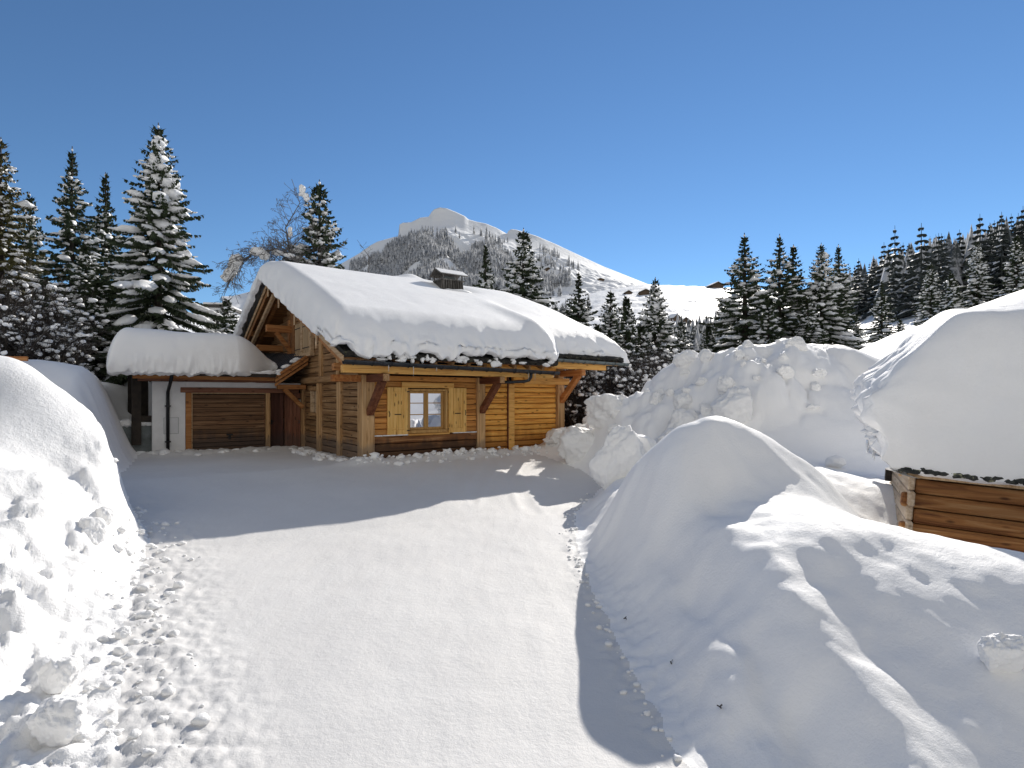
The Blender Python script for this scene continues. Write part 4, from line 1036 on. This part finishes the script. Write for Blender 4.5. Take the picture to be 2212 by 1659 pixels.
# --- far conifers, too small to show parts: simple snowy layered trees
def far_proto(seed,H=18,R=3.4,n=16):
    r=random.Random(seed); m=MB(); 
    m.cur=0; m.tube([(0,0,-2),(0,0,H)],[.2,.03],5)
    for i in range(n):
        t=(i+.5)/n; z=H*(.06+.92*t); L0=R*(1-t)**.9+.25
        for k in range(7):
            a=r.random()*6.28; L=L0*r.uniform(.6,1.15); d=Vector((math.cos(a),math.sin(a),0)); s=Vector((-d.y,d.x,0)); w=.30*L+.12
            p=Vector((0,0,z)); q=p+d*L*.6+Vector((0,0,-.16*L)); e=p+d*L+Vector((0,0,-.42*L+r.uniform(-.1,.1)))
            m.cur=0; m.add([p,q+s*w,e,q-s*w,q+Vector((0,0,-.55))],[(0,1,2,3),(0,4,2),(1,4,3)])
            if r.random()<.62:
                m.cur=1; u=Vector((0,0,.10)); m.add([p+d*L*.2+u,q+s*w*.62+u*.9,e*.96+p*.04+u*1.2,q-s*w*.62+u],[(0,1,2,3)])
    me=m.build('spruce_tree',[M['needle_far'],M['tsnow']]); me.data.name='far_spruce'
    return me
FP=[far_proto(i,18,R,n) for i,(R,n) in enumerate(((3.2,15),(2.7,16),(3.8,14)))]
usedF=[False]*3
def far_tree(px,Y,h,label,group,k=None):
    k=random.randrange(3) if k is None else k
    o=FP[k] if not usedF[k] else FP[k].copy()
    if usedF[k]: COL.objects.link(o)
    usedF[k]=True
    x=(px-1106)/1211*Y; z=float(hill(np.array([px]),np.array([Y]))[0]) if Y>46 else gz(x,Y)
    o.location=(x,Y,z-.5); s=h/18; o.scale=(s*random.uniform(1.0,1.5),)*2+(s,); o.rotation_euler.z=random.uniform(0,6.28)
    tag(o,label,'conifer',group)
cnt=0
for i in range(150):
    px=1790+random.random()**.8*560; Y=random.uniform(115,275)
    if px<1900 and Y<190: continue
    far_tree(px,Y,random.uniform(14,23),'conifer of the dense dark wood climbing the right hillside','conifers on the right hillside'); cnt+=1
N=9000; qx=rng.uniform(1780,2500,N); qy=rng.uniform(150,285,N); k_=(rng.random(N)<.075)&~((qx<1900)&(qy<210))
qx=qx[k_]; qy=qy[k_]; M['frost_dark']=frosted('snowy_hill_wood',(.06,.07,.07),(.48,.49,.51),.52)
tag(cone_wood('hillside_wood',(qx-1106)/1211*qy,qy,hill(qx,qy)-.5,rng.uniform(12,21,len(qx)),M['frost_dark'],7),'mass of dark snowy conifers filling the right hillside between the taller ones','forest',kind='stuff')
N=420; qx=rng.uniform(1425,1680,N); qy=rng.uniform(130,260,N)
tag(cone_wood('hollow_wood',(qx-1106)/1211*qy,qy,hill(qx,qy)-.5,rng.uniform(8,14,N),M['frost_dark'],7),'mass of dark conifers filling the hollow behind the heap','forest',kind='stuff')
for i in range(50):
    px=random.uniform(1425,1670); Y=random.uniform(100,235)
    far_tree(px,Y,random.uniform(10,15)*(1 if Y<190 else .75),'dark conifer in the hollow between the large spruce and the row behind the heap','conifers in the hollow')
for i in range(22):
    px=random.uniform(1240,1440); Y=random.uniform(60,100)
    far_tree(px,Y,random.uniform(3.5,6),'small conifer dotted below the sunny ski slope','conifers below the ski slope')
for (cx,cy_,n,w) in ((1195,612,26,32),(1262,607,12,25),(1230,640,6,14)):
    for i in range(n):
        px=cx+random.uniform(-w,w); Y=random.uniform(430,640)
        far_tree(px,Y,random.uniform(9,17),'grey frosted conifer of the clumps under the mountain flank','conifer clumps under the mountain')

# --- bare birches
RMIN=.009
def branchy(r,base,dirn,L,rad0,depth,m,snow=None,droop=.0,twig=.45):
    pts=[Vector(base)]; d=Vector(dirn).normalized(); n=max(3,int(L/.35)); rr=[rad0]
    for i in range(n):
        d=(d+Vector((r.gauss(0,.10),r.gauss(0,.10),r.gauss(0,.07)-droop*(i/n)))).normalized()
        pts.append(pts[-1]+d*L/n); rr.append(max(RMIN,rad0*(1-.8*(i+1)/n)))
    m.tube(pts,rr,5 if rad0>.02 else 3,False)
    if depth>0:
        k=int(L/twig)+1
        for i in range(k):
            f=r.uniform(.22,1); j=min(n-1,int(f*n)); p=pts[j].lerp(pts[j+1],f*n-j if f*n-j<1 else 1)
            t=(pts[j+1]-pts[j]).normalized(); a=r.random()*6.28; o=t.orthogonal().normalized(); o.rotate(Matrix.Rotation(a,3,t))
            branchy(r,p,t*.55+o*.8+Vector((0,0,.12)),L*r.uniform(.25,.5)*(1.15-f*.5),rr[j]*.55,depth-1,m,snow,droop+.14,twig*.62)
    if snow is not None and rad0<.03 and r.random()<snow[1]:
        for q in range(1):
            p=pts[r.randrange(1,len(pts))]; snow[0].blob(p+Vector((0,0,.03)),(r.uniform(.05,.13),r.uniform(.04,.08),r.uniform(.035,.075)),r.randint(0,999),.4,1,r.random()*6)
    return pts
def birch(px,ptop,Y,label,seed,spread=.42,twig=.30,pads=()):
    r=random.Random(seed); p=W(px,860,Y); b=gz(p.x,p.y); h=W(px,ptop,Y).z-b
    root=empty('birch_tree',(p.x,p.y,b),0,label,'birch','bare birches')
    t=MB(); c=MB(); pts=[Vector((r.gauss(0,.05)*i,r.gauss(0,.05),h*i/9)) for i in range(10)]
    t.tube([Vector((0,0,-.5))]+pts,[.15]+[max(.012,.13*(1-i/9.3)) for i in range(10)],8)
    t.build('trunk',M['bark_pale'],root,0,True)
    for i in range(58):
        f=r.uniform(.28,.97); q=Vector((0,0,h*f)); j=f*9; q=pts[int(j)].lerp(pts[min(9,int(j)+1)],j-int(j)); a=r.random()*6.28
        branchy(r,q,(math.cos(a),math.sin(a),.75),h*spread*(1.12-f)*r.uniform(.5,1),.050*(1.15-f),2,c,None,.10,twig)
    c.build('branches',M['bark_pale'],root,0)
    s=MB()
    for (dx,dz,rx,rz) in pads: 
        for k in range(3): s.blob((dx+r.uniform(-.15,.15),r.uniform(-.1,.1),h+dz+r.uniform(-.2,.2)),(rx,rx*.8,rz),seed+k,.4,2)
    if pads: s.build('snow',M['tsnow'],root,0,True)
birch(636,385,28.5,'bare leafless birch rising behind the left end of the chalet ridge',5,.44,.28,((.35,-.6,.13,.2),(.55,-1.0,.15,.13),(-.3,-2.7,.10,.16),(-.35,-7.0,.14,.16)))
birch(797,518,48,'thin bare tree standing alone between the chalet ridge and the mountain',9,.30,.40)
# bent birch loaded with snow, arching to the left
r=random.Random(21); p0=W(668,560,27.5); b=gz(p0.x,p0.y)
root=empty('birch_tree',(p0.x,p0.y,b),0,'bent bare birch bowing left over the ridge with lumps of snow on its arch','birch','bare birches')
arcp=[Vector((0,0,0)),W(672,640,27.5)-p0,W(655,580,27.5)-p0,W(628,548,27.5)-p0,W(590,540,27.5)-p0,W(550,545,27.5)-p0,W(515,570,27.4)-p0,W(495,610,27.3)-p0]
arcp=[Vector((v.x,v.y,v.z+p0.z-b)) if i else Vector((0,0,-.3)) for i,v in enumerate(arcp)]
t=MB(); t.tube(arcp,[.10,.09,.075,.06,.05,.04,.028,.012],7); t.build('trunk',M['bark_pale'],root,0,True)
c=MB()
for k in range(62):
    j=r.uniform(2.2,6.9); q=arcp[int(j)].lerp(arcp[int(j)+1],j-int(j)); d=(arcp[int(j)+1]-arcp[int(j)]).normalized()
    branchy(r,q,d*.7+Vector((r.uniform(-.5,.5),r.uniform(-.7,.7),r.uniform(-.5,.5))),r.uniform(.6,1.7),.022,2,c,None,.45,.25)
c.build('branches',M['bark_pale'],root,0)
s=MB()
for (px,py,a_,h_) in ((558,543,.38,.2),(572,552,.24,.22),(511,562,.30,.34),(505,577,.26,.3),(490,600,.26,.2),(600,546,.3,.13),(625,552,.25,.10),(497,590,.3,.3)):
    v=W(px,py,27.4)-p0; s.blob((v.x,v.y,v.z+p0.z-b),(a_,a_*.8,h_),int(px),.35,2)
s.build('snow',M['tsnow'],root,0,True)

# --- snow-laden shrubs
RMIN=.006
def shrub_proto(seed,H,n,mat,prob):
    r=random.Random(seed); c=MB(); s=MB()
    for i in range(n):
        a=r.random()*6.28; t=r.uniform(.05,.75)
        branchy(r,(math.cos(a)*.4*r.random(),math.sin(a)*.4*r.random(),-.3),(math.cos(a)*t,math.sin(a)*t,1),H*r.uniform(.55,1.05),.042,2,c,(s,prob),.07,.30)
    root=empty('shrub'); c.build('branches',M[mat],root,0); s.build('snow',M['tsnow'],root,0,True)
    return [root,False]
SP=[shrub_proto(1,3.0,30,'twig',.09),shrub_proto(2,2.5,30,'twig',.08),shrub_proto(3,3.6,28,'twig',.10)]
def shrub(k,px,Y,label,h=1.0,group='snow laden shrubs'):
    o=SP[k][0] if not SP[k][1] else copy_tree(SP[k][0]); SP[k][1]=True
    p=W(px,860,Y); o.location=(p.x,p.y,gz(p.x,p.y)-.1); o.scale=(h*1.1,h*1.1,h); o.rotation_euler.z=random.uniform(0,6.28)
    for q in ('label','group'):
        if q in o: del o[q]
    tag(o,label,'shrub',group)
GS='snow laden thicket right of the chalet'
for i,(k,px,Y,h) in enumerate(((0,1232,23.5,1.0),(1,1262,22.5,1.0),(2,1290,24,1.0),(0,1318,22.8,1.05),(1,1345,24,1.2),(2,1372,23.2,1.0),(0,1400,24.5,1.1),(1,1432,24,1.15),(2,1465,25,.95),(0,1495,26,1.0),(1,1530,27,1.1),
    (2,1245,26.5,1.15),(0,1300,27,1.3),(1,1360,27,1.5),(2,1420,28,1.15),(0,1480,29,1.2),(1,1570,29,1.2),(2,1620,28,1.0),(0,1670,28,1.1))):
    shrub(k,px,Y,'bare branched shrub of the dense snow flecked thicket right of the chalet',h,GS)
GS='snowy shrubs at the left edge'
for i,(k,px,Y,h) in enumerate(((2,15,19.5,1.05),(0,60,20.5,1.0),(1,105,21,1.0),(2,-40,20,1.2),(2,90,22,1.15),(2,20,22.5,1.4))):
    shrub(k,px,Y,'pale branched deciduous shrub heaped with snow in the clump at the left edge',h,GS)

# ------------------------------------------------------------------ distant buildings and small things
p=W(462,690,52); b=gz(p.x,46)
hb=empty('house',(p.x,p.y,p.z-2),.1,'white flat roofed house half hidden behind the spruces left of the chalet','house')
MB().box(-.75,.85,-.0,5,-3,3.1).build('wall',M['render'],hb,.01)
MB().box(-.95,1.05,-.3,5.2,3.11,3.35).build('roof',M['roofdark'],hb,.01)
MB().box(-.9,1.0,-.25,5.1,3.355,3.55).build('roof_snow',M['snow'],hb,.05)
o=MB().box(-.1,.45,-.03,.05,1.1,2.7).build('window',M['dark'],hb,0); MB().box(.16,.20,-.05,-.032,1.1,2.7).build('window_bar',M['render'],o,0)
MB().box(-.75,.85,-.9,-.01,.55,.7).build('balcony',M['concrete'],hb,.01)
def chalet_far(px,py,Y,w,h,label,rz=.1):
    if Y<1000:
        yy=np.linspace(60,900,600); q=860-(hill(np.full(600,float(px)),yy)-EYE)/yy*1211; Y=float(yy[np.argmin(np.abs(q-py)+np.where(yy<Y*.6,50,0))])
        zz=float(hill(np.array([px]),np.array([Y]))[0])
    else:
        tq=np.linspace(.03,.95,600); xq,yq,zq=mount(np.full(600,float(px)),tq); k=int(np.argmin(np.abs(860-(zq-EYE)/yq*1211-py))); Y=float(yq[k]); zz=float(zq[k])
    p=Vector(((px-1106)/1211*Y,Y,zz)); pass
    r_=empty('mountain_hut',(p.x,Y,p.z),rz,label,'hut')
    MB().hexa([(-w/2,0,-h*.6),(w/2,0,-h*.6),(w/2,w,-h*.6),(-w/2,w,-h*.6),(-w/2,0,h*.5),(w/2,0,h*.5),(w/2,w,h*.5),(-w/2,w,h*.5)]).add([(-w/2,0,h*.5),(w/2,0,h*.5),(0,0,h),(-w/2,w,h*.5),(w/2,w,h*.5),(0,w,h)],[(0,1,2),(3,5,4)]).build('wall',M['hutwall'],r_,0)
    m=MB(); t=h*.07; e=w*.62
    for sg in (-1,1): m.hexa([(0,-w*.12,h*1.02),(sg*e,-w*.12,h*.40),(sg*e,w*1.1,h*.40),(0,w*1.1,h*1.02),(0,-w*.12,h*1.02+t),(sg*e,-w*.12,h*.40+t),(sg*e,w*1.1,h*.40+t),(0,w*1.1,h*1.02+t)])
    ro=m.build('roof',M['roofdark'],r_,0)
    m=MB()
    for sg in (-1,1): m.hexa([(0,-w*.05,h*1.03+t),(sg*e*.97,-w*.05,h*.42+t),(sg*e*.97,w*1.1,h*.42+t),(0,w*1.1,h*1.03+t),(0,-w*.05,h*1.15+t),(sg*e*.97,-w*.05,h*.52+t),(sg*e*.97,w*1.1,h*.52+t),(0,w*1.1,h*1.15+t)])
    m.build('roof_snow',M['snow'],ro,0)
chalet_far(1463,694,300,6,4.6,'upper brown chalet of the pair low on the sunny slope behind the large spruce',.5)
chalet_far(1482,703,290,6.2,4.6,'lower brown chalet of the pair low on the sunny slope, nearer to us',-.1)
chalet_far(1551,622,780,17,8,'tiny hut on the skyline of the ski slope left of the row of spruces',.2)
chalet_far(1358,636,700,9,5,'tiny snowed in hut left of the slope centre below the mountain foot',.1)
chalet_far(1395,636,690,14,6,'low wide hut on the slope just under the right foot of the mountain',-.1)
chalet_far(1184,584,1650,24,11,'tiny farm hut on the mountain flank above the conifer clumps',.1)
chalet_far(1297,606,1580,28,9,'long low hut on the right shoulder of the mountain',.0)
# --- wooden rail peeking over the left bank
p=W(28,775,13.5); r_=MB().box(-.45,.3,-.03,.03,-.05,.06).box(-.5,-.41,-.05,.05,-1,.16).build('wooden_rail',M['orange_x'],None,.01); r_.location=p; r_.rotation_euler.z=.3
tag(r_,'short brown wooden rail showing above the left bank at the picture edge','rail')

# ------------------------------------------------------------------ loose snow
def block(px,py,Y,r,label,seed,lump=.45,rot=0,group='loose snow blocks',sink=.2,mat='snow_rough',bottom=False):
    p=W(px,py,Y); z=float(ground(np.array([p.x]),np.array([p.y]))[0][0])
    m=MB(); vs,fs=ICO[4]; rr_=random.Random(seed); q=Matrix.Rotation(rr_.uniform(-.5,.5),3,'X')@Matrix.Rotation(rr_.uniform(-.5,.5),3,'Y')@Matrix.Rotation(rr_.uniform(0,3),3,'Z'); so_=Vector((seed*3.1,seed*1.7,seed*.9)); out=[]
    pl=[(Vector((rr_.gauss(0,1),rr_.gauss(0,1),rr_.gauss(0,.8))).normalized(),rr_.uniform(.55,.85)) for _ in range(9)]
    for v in vs:
        p_=v.copy(); k_=1.0
        for n_,h_ in pl:
            dt=v.dot(n_)
            if dt>.05: k_=min(k_,h_/dt)
        p_=v*(k_*.92+.08); p_=p_*(1+lump*.22*mnoise.noise(v*2.2+so_)+lump*.14*mnoise.noise(v*6+so_)+lump*.07*mnoise.noise(v*14+so_))
        out.append(Vector((p_.x*r[0],p_.y*r[1],p_.z*r[2]))*1.25)
    m.add(out,fs)
    o=m.build('snow_block',M[mat],None,0,True); o.location=(p.x,p.y,z+r[2]*(1-sink)); tag(o,label,'snow block',group); return o
block(135,1510,4.62,(.13,.12,.14),'pointed snow block on the rubble at the foot of the left bank',1,.6)
block(128,1610,4.1,(.19,.16,.15),'largest snow block, near the bottom left corner',2,.6)
block(190,1240,7.3,(.16,.15,.17),'round snow block stuck under the overhang of the left bank face',3,.5,sink=.9)
block(222,1180,7.9,(.12,.11,.12),'smaller snow block just above the round one in the left bank face',4,.5,sink=.9)
block(268,1400,5.6,(.06,.06,.05),'small single snow clod lying on the packed drive edge, left side',5,.5)
o=block(1335,985,13.0,(.52,.36,.66),'fin shaped snow slab standing upright at the tip of the right bank',6,.6,.3,sink=.4)
o=block(1380,975,13.4,(.40,.32,.36),'rounded snow block leaning on the right side of the fin shaped slab',8,.3,sink=.3,mat='snow')
block(1262,938,16.9,(.62,.5,.62),'upright snow block next to the right corner of the chalet',9,.8,sink=1.0)
block(1320,905,16.8,(.75,.55,.5),'broad snow block on top of the heap nearest the chalet',10,.8,sink=1.15)
block(2160,1545,3.75,(.12,.11,.13),'sunlit snow clump at the bottom right corner of the picture',11,.7,sink=-.1)
block(1805,1000,11.6,(.16,.13,.12),'small rounded snow lump behind the big mound crest, on its right',12,.3)
block(275,940,17.8,(.5,.4,.35),'snow lump piled against the white garage wall by the downpipe',13,.4)
rh=random.Random(5)
for k in range(46):
    Y=rh.uniform(13.4,16.6); X=rh.uniform(2.3,7.9); sz=rh.choice([.12,.16,.22,.30,.42])*(1.0 if X<5.8 else .6)*(1.0 if Y<15.2 else .65)
    block(1106+1211*X/Y,900,Y,(sz*rh.uniform(.9,1.4),sz*rh.uniform(.8,1.2),sz*rh.uniform(.7,1.1)),'broken snow chunk half sunk in the ploughed heap beside the chalet',40+k,.7,group='broken chunks in the ploughed heap',sink=1.0)
for k in range(16):
    s_=rh.uniform(6.2,9.0); q_=P(s_,-.5-rh.uniform(0,1.5)); sz=rh.choice([.10,.14,.2,.28])
    block(1106+1211*q_.x/q_.y,900,q_.y,(sz*1.3,sz,sz*.8),'broken snow chunk at the foot of the right chalet corner',120+k,.7,group='broken chunks by the chalet corner',sink=.6)
m=MB()
for k in range(230):     # crumbs along the chalet foot
    s=random.uniform(-.6,8.2); w=-.25-abs(random.gauss(0,.28))-.12*max(0,s-4)
    q=P(s,w); rr_0=random.uniform(.02,.05) if random.random()<.8 else random.uniform(.05,.11)
    z=float(ground(np.array([q.x]),np.array([q.y]))[0][0]); m.blob((q.x,q.y,z+rr_0*.2),(rr_0*1.3,rr_0,rr_0*.85),k,.8,1,k)
for k in range(90):
    w=random.uniform(.3,5.6); s=-.35-abs(random.gauss(0,.3)); q=P(s,w); r0=random.uniform(.03,.10); m.blob((q.x,q.y,float(drive_z(q.x,q.y))+r0*.3),(r0*1.2,r0,r0*.7),k,.5,1)
for k in range(50):
    s=random.uniform(-4.9,-1.2); w=5.5-abs(random.gauss(0,.35)); q=P(s,w); r0=random.uniform(.03,.12)*(1.6 if s<-3.9 else 1); m.blob((q.x,q.y,r0*.3),(r0*1.2,r0,r0*.7),k,.5,1)
for k in range(300):     # rubble under the left bank
    y=random.uniform(3.6,10.2); x=float(np.interp(y,EL[:,0],EL[:,1]))+random.gauss(.05,.30); r0=random.choice([.012,.015,.02,.03,.05])*random.uniform(.7,1.2)
    m.blob((x,y,float(ground(np.array([x]),np.array([y]))[0][0])+r0*.1),(r0*1.15,r0,r0*.8),k,.5,1)
for k in range(110):     # and along the right kerb of snow
    y=random.uniform(3.6,13.5); x=float(np.interp(y,ER[:,0],ER[:,1]))-abs(random.gauss(0,.10)); r0=random.choice([.008,.012,.018,.03])*random.uniform(.7,1.2)
    m.blob((x,y,float(ground(np.array([x]),np.array([y]))[0][0])+r0*.3),(r0*1.15,r0,r0*.8),k,.5,1)
tag(m.build('snow_crumbs',M['snow_rough'],None,0,True),'crumbled snow scattered along the foot of walls and banks','snow crumbs',kind='stuff')
# twigs poking out of the right bank
def twig(px,py,Y,label,seed):
    r=random.Random(seed); p=W(px,py,Y); z=float(ground(np.array([p.x]),np.array([p.y]))[0][0]); m=MB()
    branchy(r,(0,0,-.03),(-.3,-.4,.35),.09,.006,1,m,None,.1,.07); o=m.build('twig',M['twig'],None,0); o.location=(p.x,p.y,z); tag(o,label,'twig','twigs in the right bank')
twig(1355,1365,6.2,'dark twig at the shaded edge of the right bank, farthest of three',1); twig(1450,1490,5.1,'dark twig at the shaded edge of the right bank, middle of three',2); twig(1560,1600,4.2,'dark twig at the shaded edge of the right bank, nearest of three',3)

# ------------------------------------------------------------------ sky, sun, camera
SUN_EL=rad(28); SUN_AZ=math.atan2(.445,.8955)
FILL_CLOUD=4.9
w=bpy.data.worlds.new('World'); scene.world=w; w.use_nodes=True
nt=w.node_tree; bg=nt.nodes['Background']; sk=nt.nodes.new('ShaderNodeTexSky'); sk.sky_type='NISHITA'; sk.sun_disc=False
sk.sun_elevation=SUN_EL; sk.sun_rotation=SUN_AZ; sk.altitude=1500; sk.air_density=1.0; sk.dust_density=0; sk.ozone_density=2.5
# unseen bright cloud added behind the camera as neutral fill, clear blue sky ahead
def wn(t): return nt.nodes.new(t)
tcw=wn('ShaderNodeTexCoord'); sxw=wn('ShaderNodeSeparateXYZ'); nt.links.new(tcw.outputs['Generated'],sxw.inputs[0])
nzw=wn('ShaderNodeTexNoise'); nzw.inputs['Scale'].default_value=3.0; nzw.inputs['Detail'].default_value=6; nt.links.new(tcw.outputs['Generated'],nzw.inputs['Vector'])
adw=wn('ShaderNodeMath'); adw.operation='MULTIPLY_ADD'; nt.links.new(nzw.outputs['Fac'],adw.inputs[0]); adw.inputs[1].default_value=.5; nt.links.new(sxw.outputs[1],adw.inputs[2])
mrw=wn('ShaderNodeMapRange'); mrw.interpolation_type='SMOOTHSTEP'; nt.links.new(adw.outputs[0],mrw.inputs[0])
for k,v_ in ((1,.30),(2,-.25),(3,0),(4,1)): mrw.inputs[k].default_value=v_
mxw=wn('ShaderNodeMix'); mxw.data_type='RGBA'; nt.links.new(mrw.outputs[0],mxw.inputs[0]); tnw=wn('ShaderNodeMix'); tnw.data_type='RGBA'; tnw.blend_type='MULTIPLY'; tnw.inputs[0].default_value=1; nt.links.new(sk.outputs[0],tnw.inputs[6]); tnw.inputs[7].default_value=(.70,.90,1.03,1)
nt.links.new(tnw.outputs[2],mxw.inputs[6]); mxw.inputs[7].default_value=(FILL_CLOUD*1.0,FILL_CLOUD*.985,FILL_CLOUD*.95,1)
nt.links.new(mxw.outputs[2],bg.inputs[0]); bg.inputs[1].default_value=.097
sd=bpy.data.lights.new('sun','SUN'); sd.energy=4.6; sd.angle=rad(.5); sd.color=(1,.94,.85)
so=bpy.data.objects.new('sun',sd); COL.objects.link(so)
to_sun=Vector((math.sin(SUN_AZ)*math.cos(SUN_EL),math.cos(SUN_AZ)*math.cos(SUN_EL),math.sin(SUN_EL)))
so.rotation_euler=to_sun.to_track_quat('Z','Y').to_euler(); so.location=(0,0,60)
cd=bpy.data.cameras.new('camera'); co=bpy.data.objects.new('camera',cd); COL.objects.link(co)
co.location=(0,0,EYE); co.rotation_euler=(rad(90),0,0); cd.sensor_width=36; cd.lens=36*1211/2212
cd.shift_y=(860-829.5)/2212; cd.clip_start=.05; cd.clip_end=12000
scene.camera=co
vs=scene.view_settings; vs.view_transform='Standard'; vs.look='None'; vs.gamma=1; vs.use_curve_mapping=False; vs.exposure=0.27
scene.cycles.max_bounces=8; scene.cycles.diffuse_bounces=5; scene.cycles.glossy_bounces=3; scene.cycles.transparent_max_bounces=6

# ------------------------------------------------------------------ every piece an object of its own
def split(o):
    me=o.data; n=len(me.vertices); par=list(range(n))
    def f(i):
        while par[i]!=i: par[i]=par[par[i]]; i=par[i]
        return i
    for e in me.edges:
        x,y=f(e.vertices[0]),f(e.vertices[1])
        if x!=y: par[x]=y
    grp={}
    for p in me.polygons: grp.setdefault(f(p.vertices[0]),[]).append(p.index)
    if len(grp)<2: return
    first=True
    for ps in grp.values():
        vid={}; fs=[]; mi=[]; sm=[]
        for q in ps:
            p=me.polygons[q]; fs.append([vid.setdefault(v,len(vid)) for v in p.vertices]); mi.append(p.material_index); sm.append(p.use_smooth)
        nm=bpy.data.meshes.new(me.name); nm.from_pydata([tuple(me.vertices[v].co) for v in vid],[],fs)
        for m in me.materials: nm.materials.append(m)
        nm.polygons.foreach_set('material_index',mi); nm.polygons.foreach_set('use_smooth',sm); nm.update()
        if first: o.data=nm; first=False
        else:
            c=o.copy(); COL.objects.link(c); c.parent=o.parent; c.data=nm
RENAME={'icicles':'icicle','verge_pegs':'verge_peg','rafter_ends':'rafter_end','dark_notches':'notch','slate_courses':'slate_course'}
SPLIT={'icicle','verge_peg','rafter_end','notch','hinge','frame','pipe_clip','lean_to_post','sill','upper_board','handle','slate_course'}
for o in list(bpy.data.objects):
    if o.type!='MESH' or not o.parent: continue
    n=o.name.split('.')[0]
    if n in RENAME: o.name=n=RENAME[n]
    if n in SPLIT: split(o)
    if n in ('snow','eave_snow','ledge_snow','hanging_snow','branches','snow_cap','shingle_edge'): o['kind']='stuff'
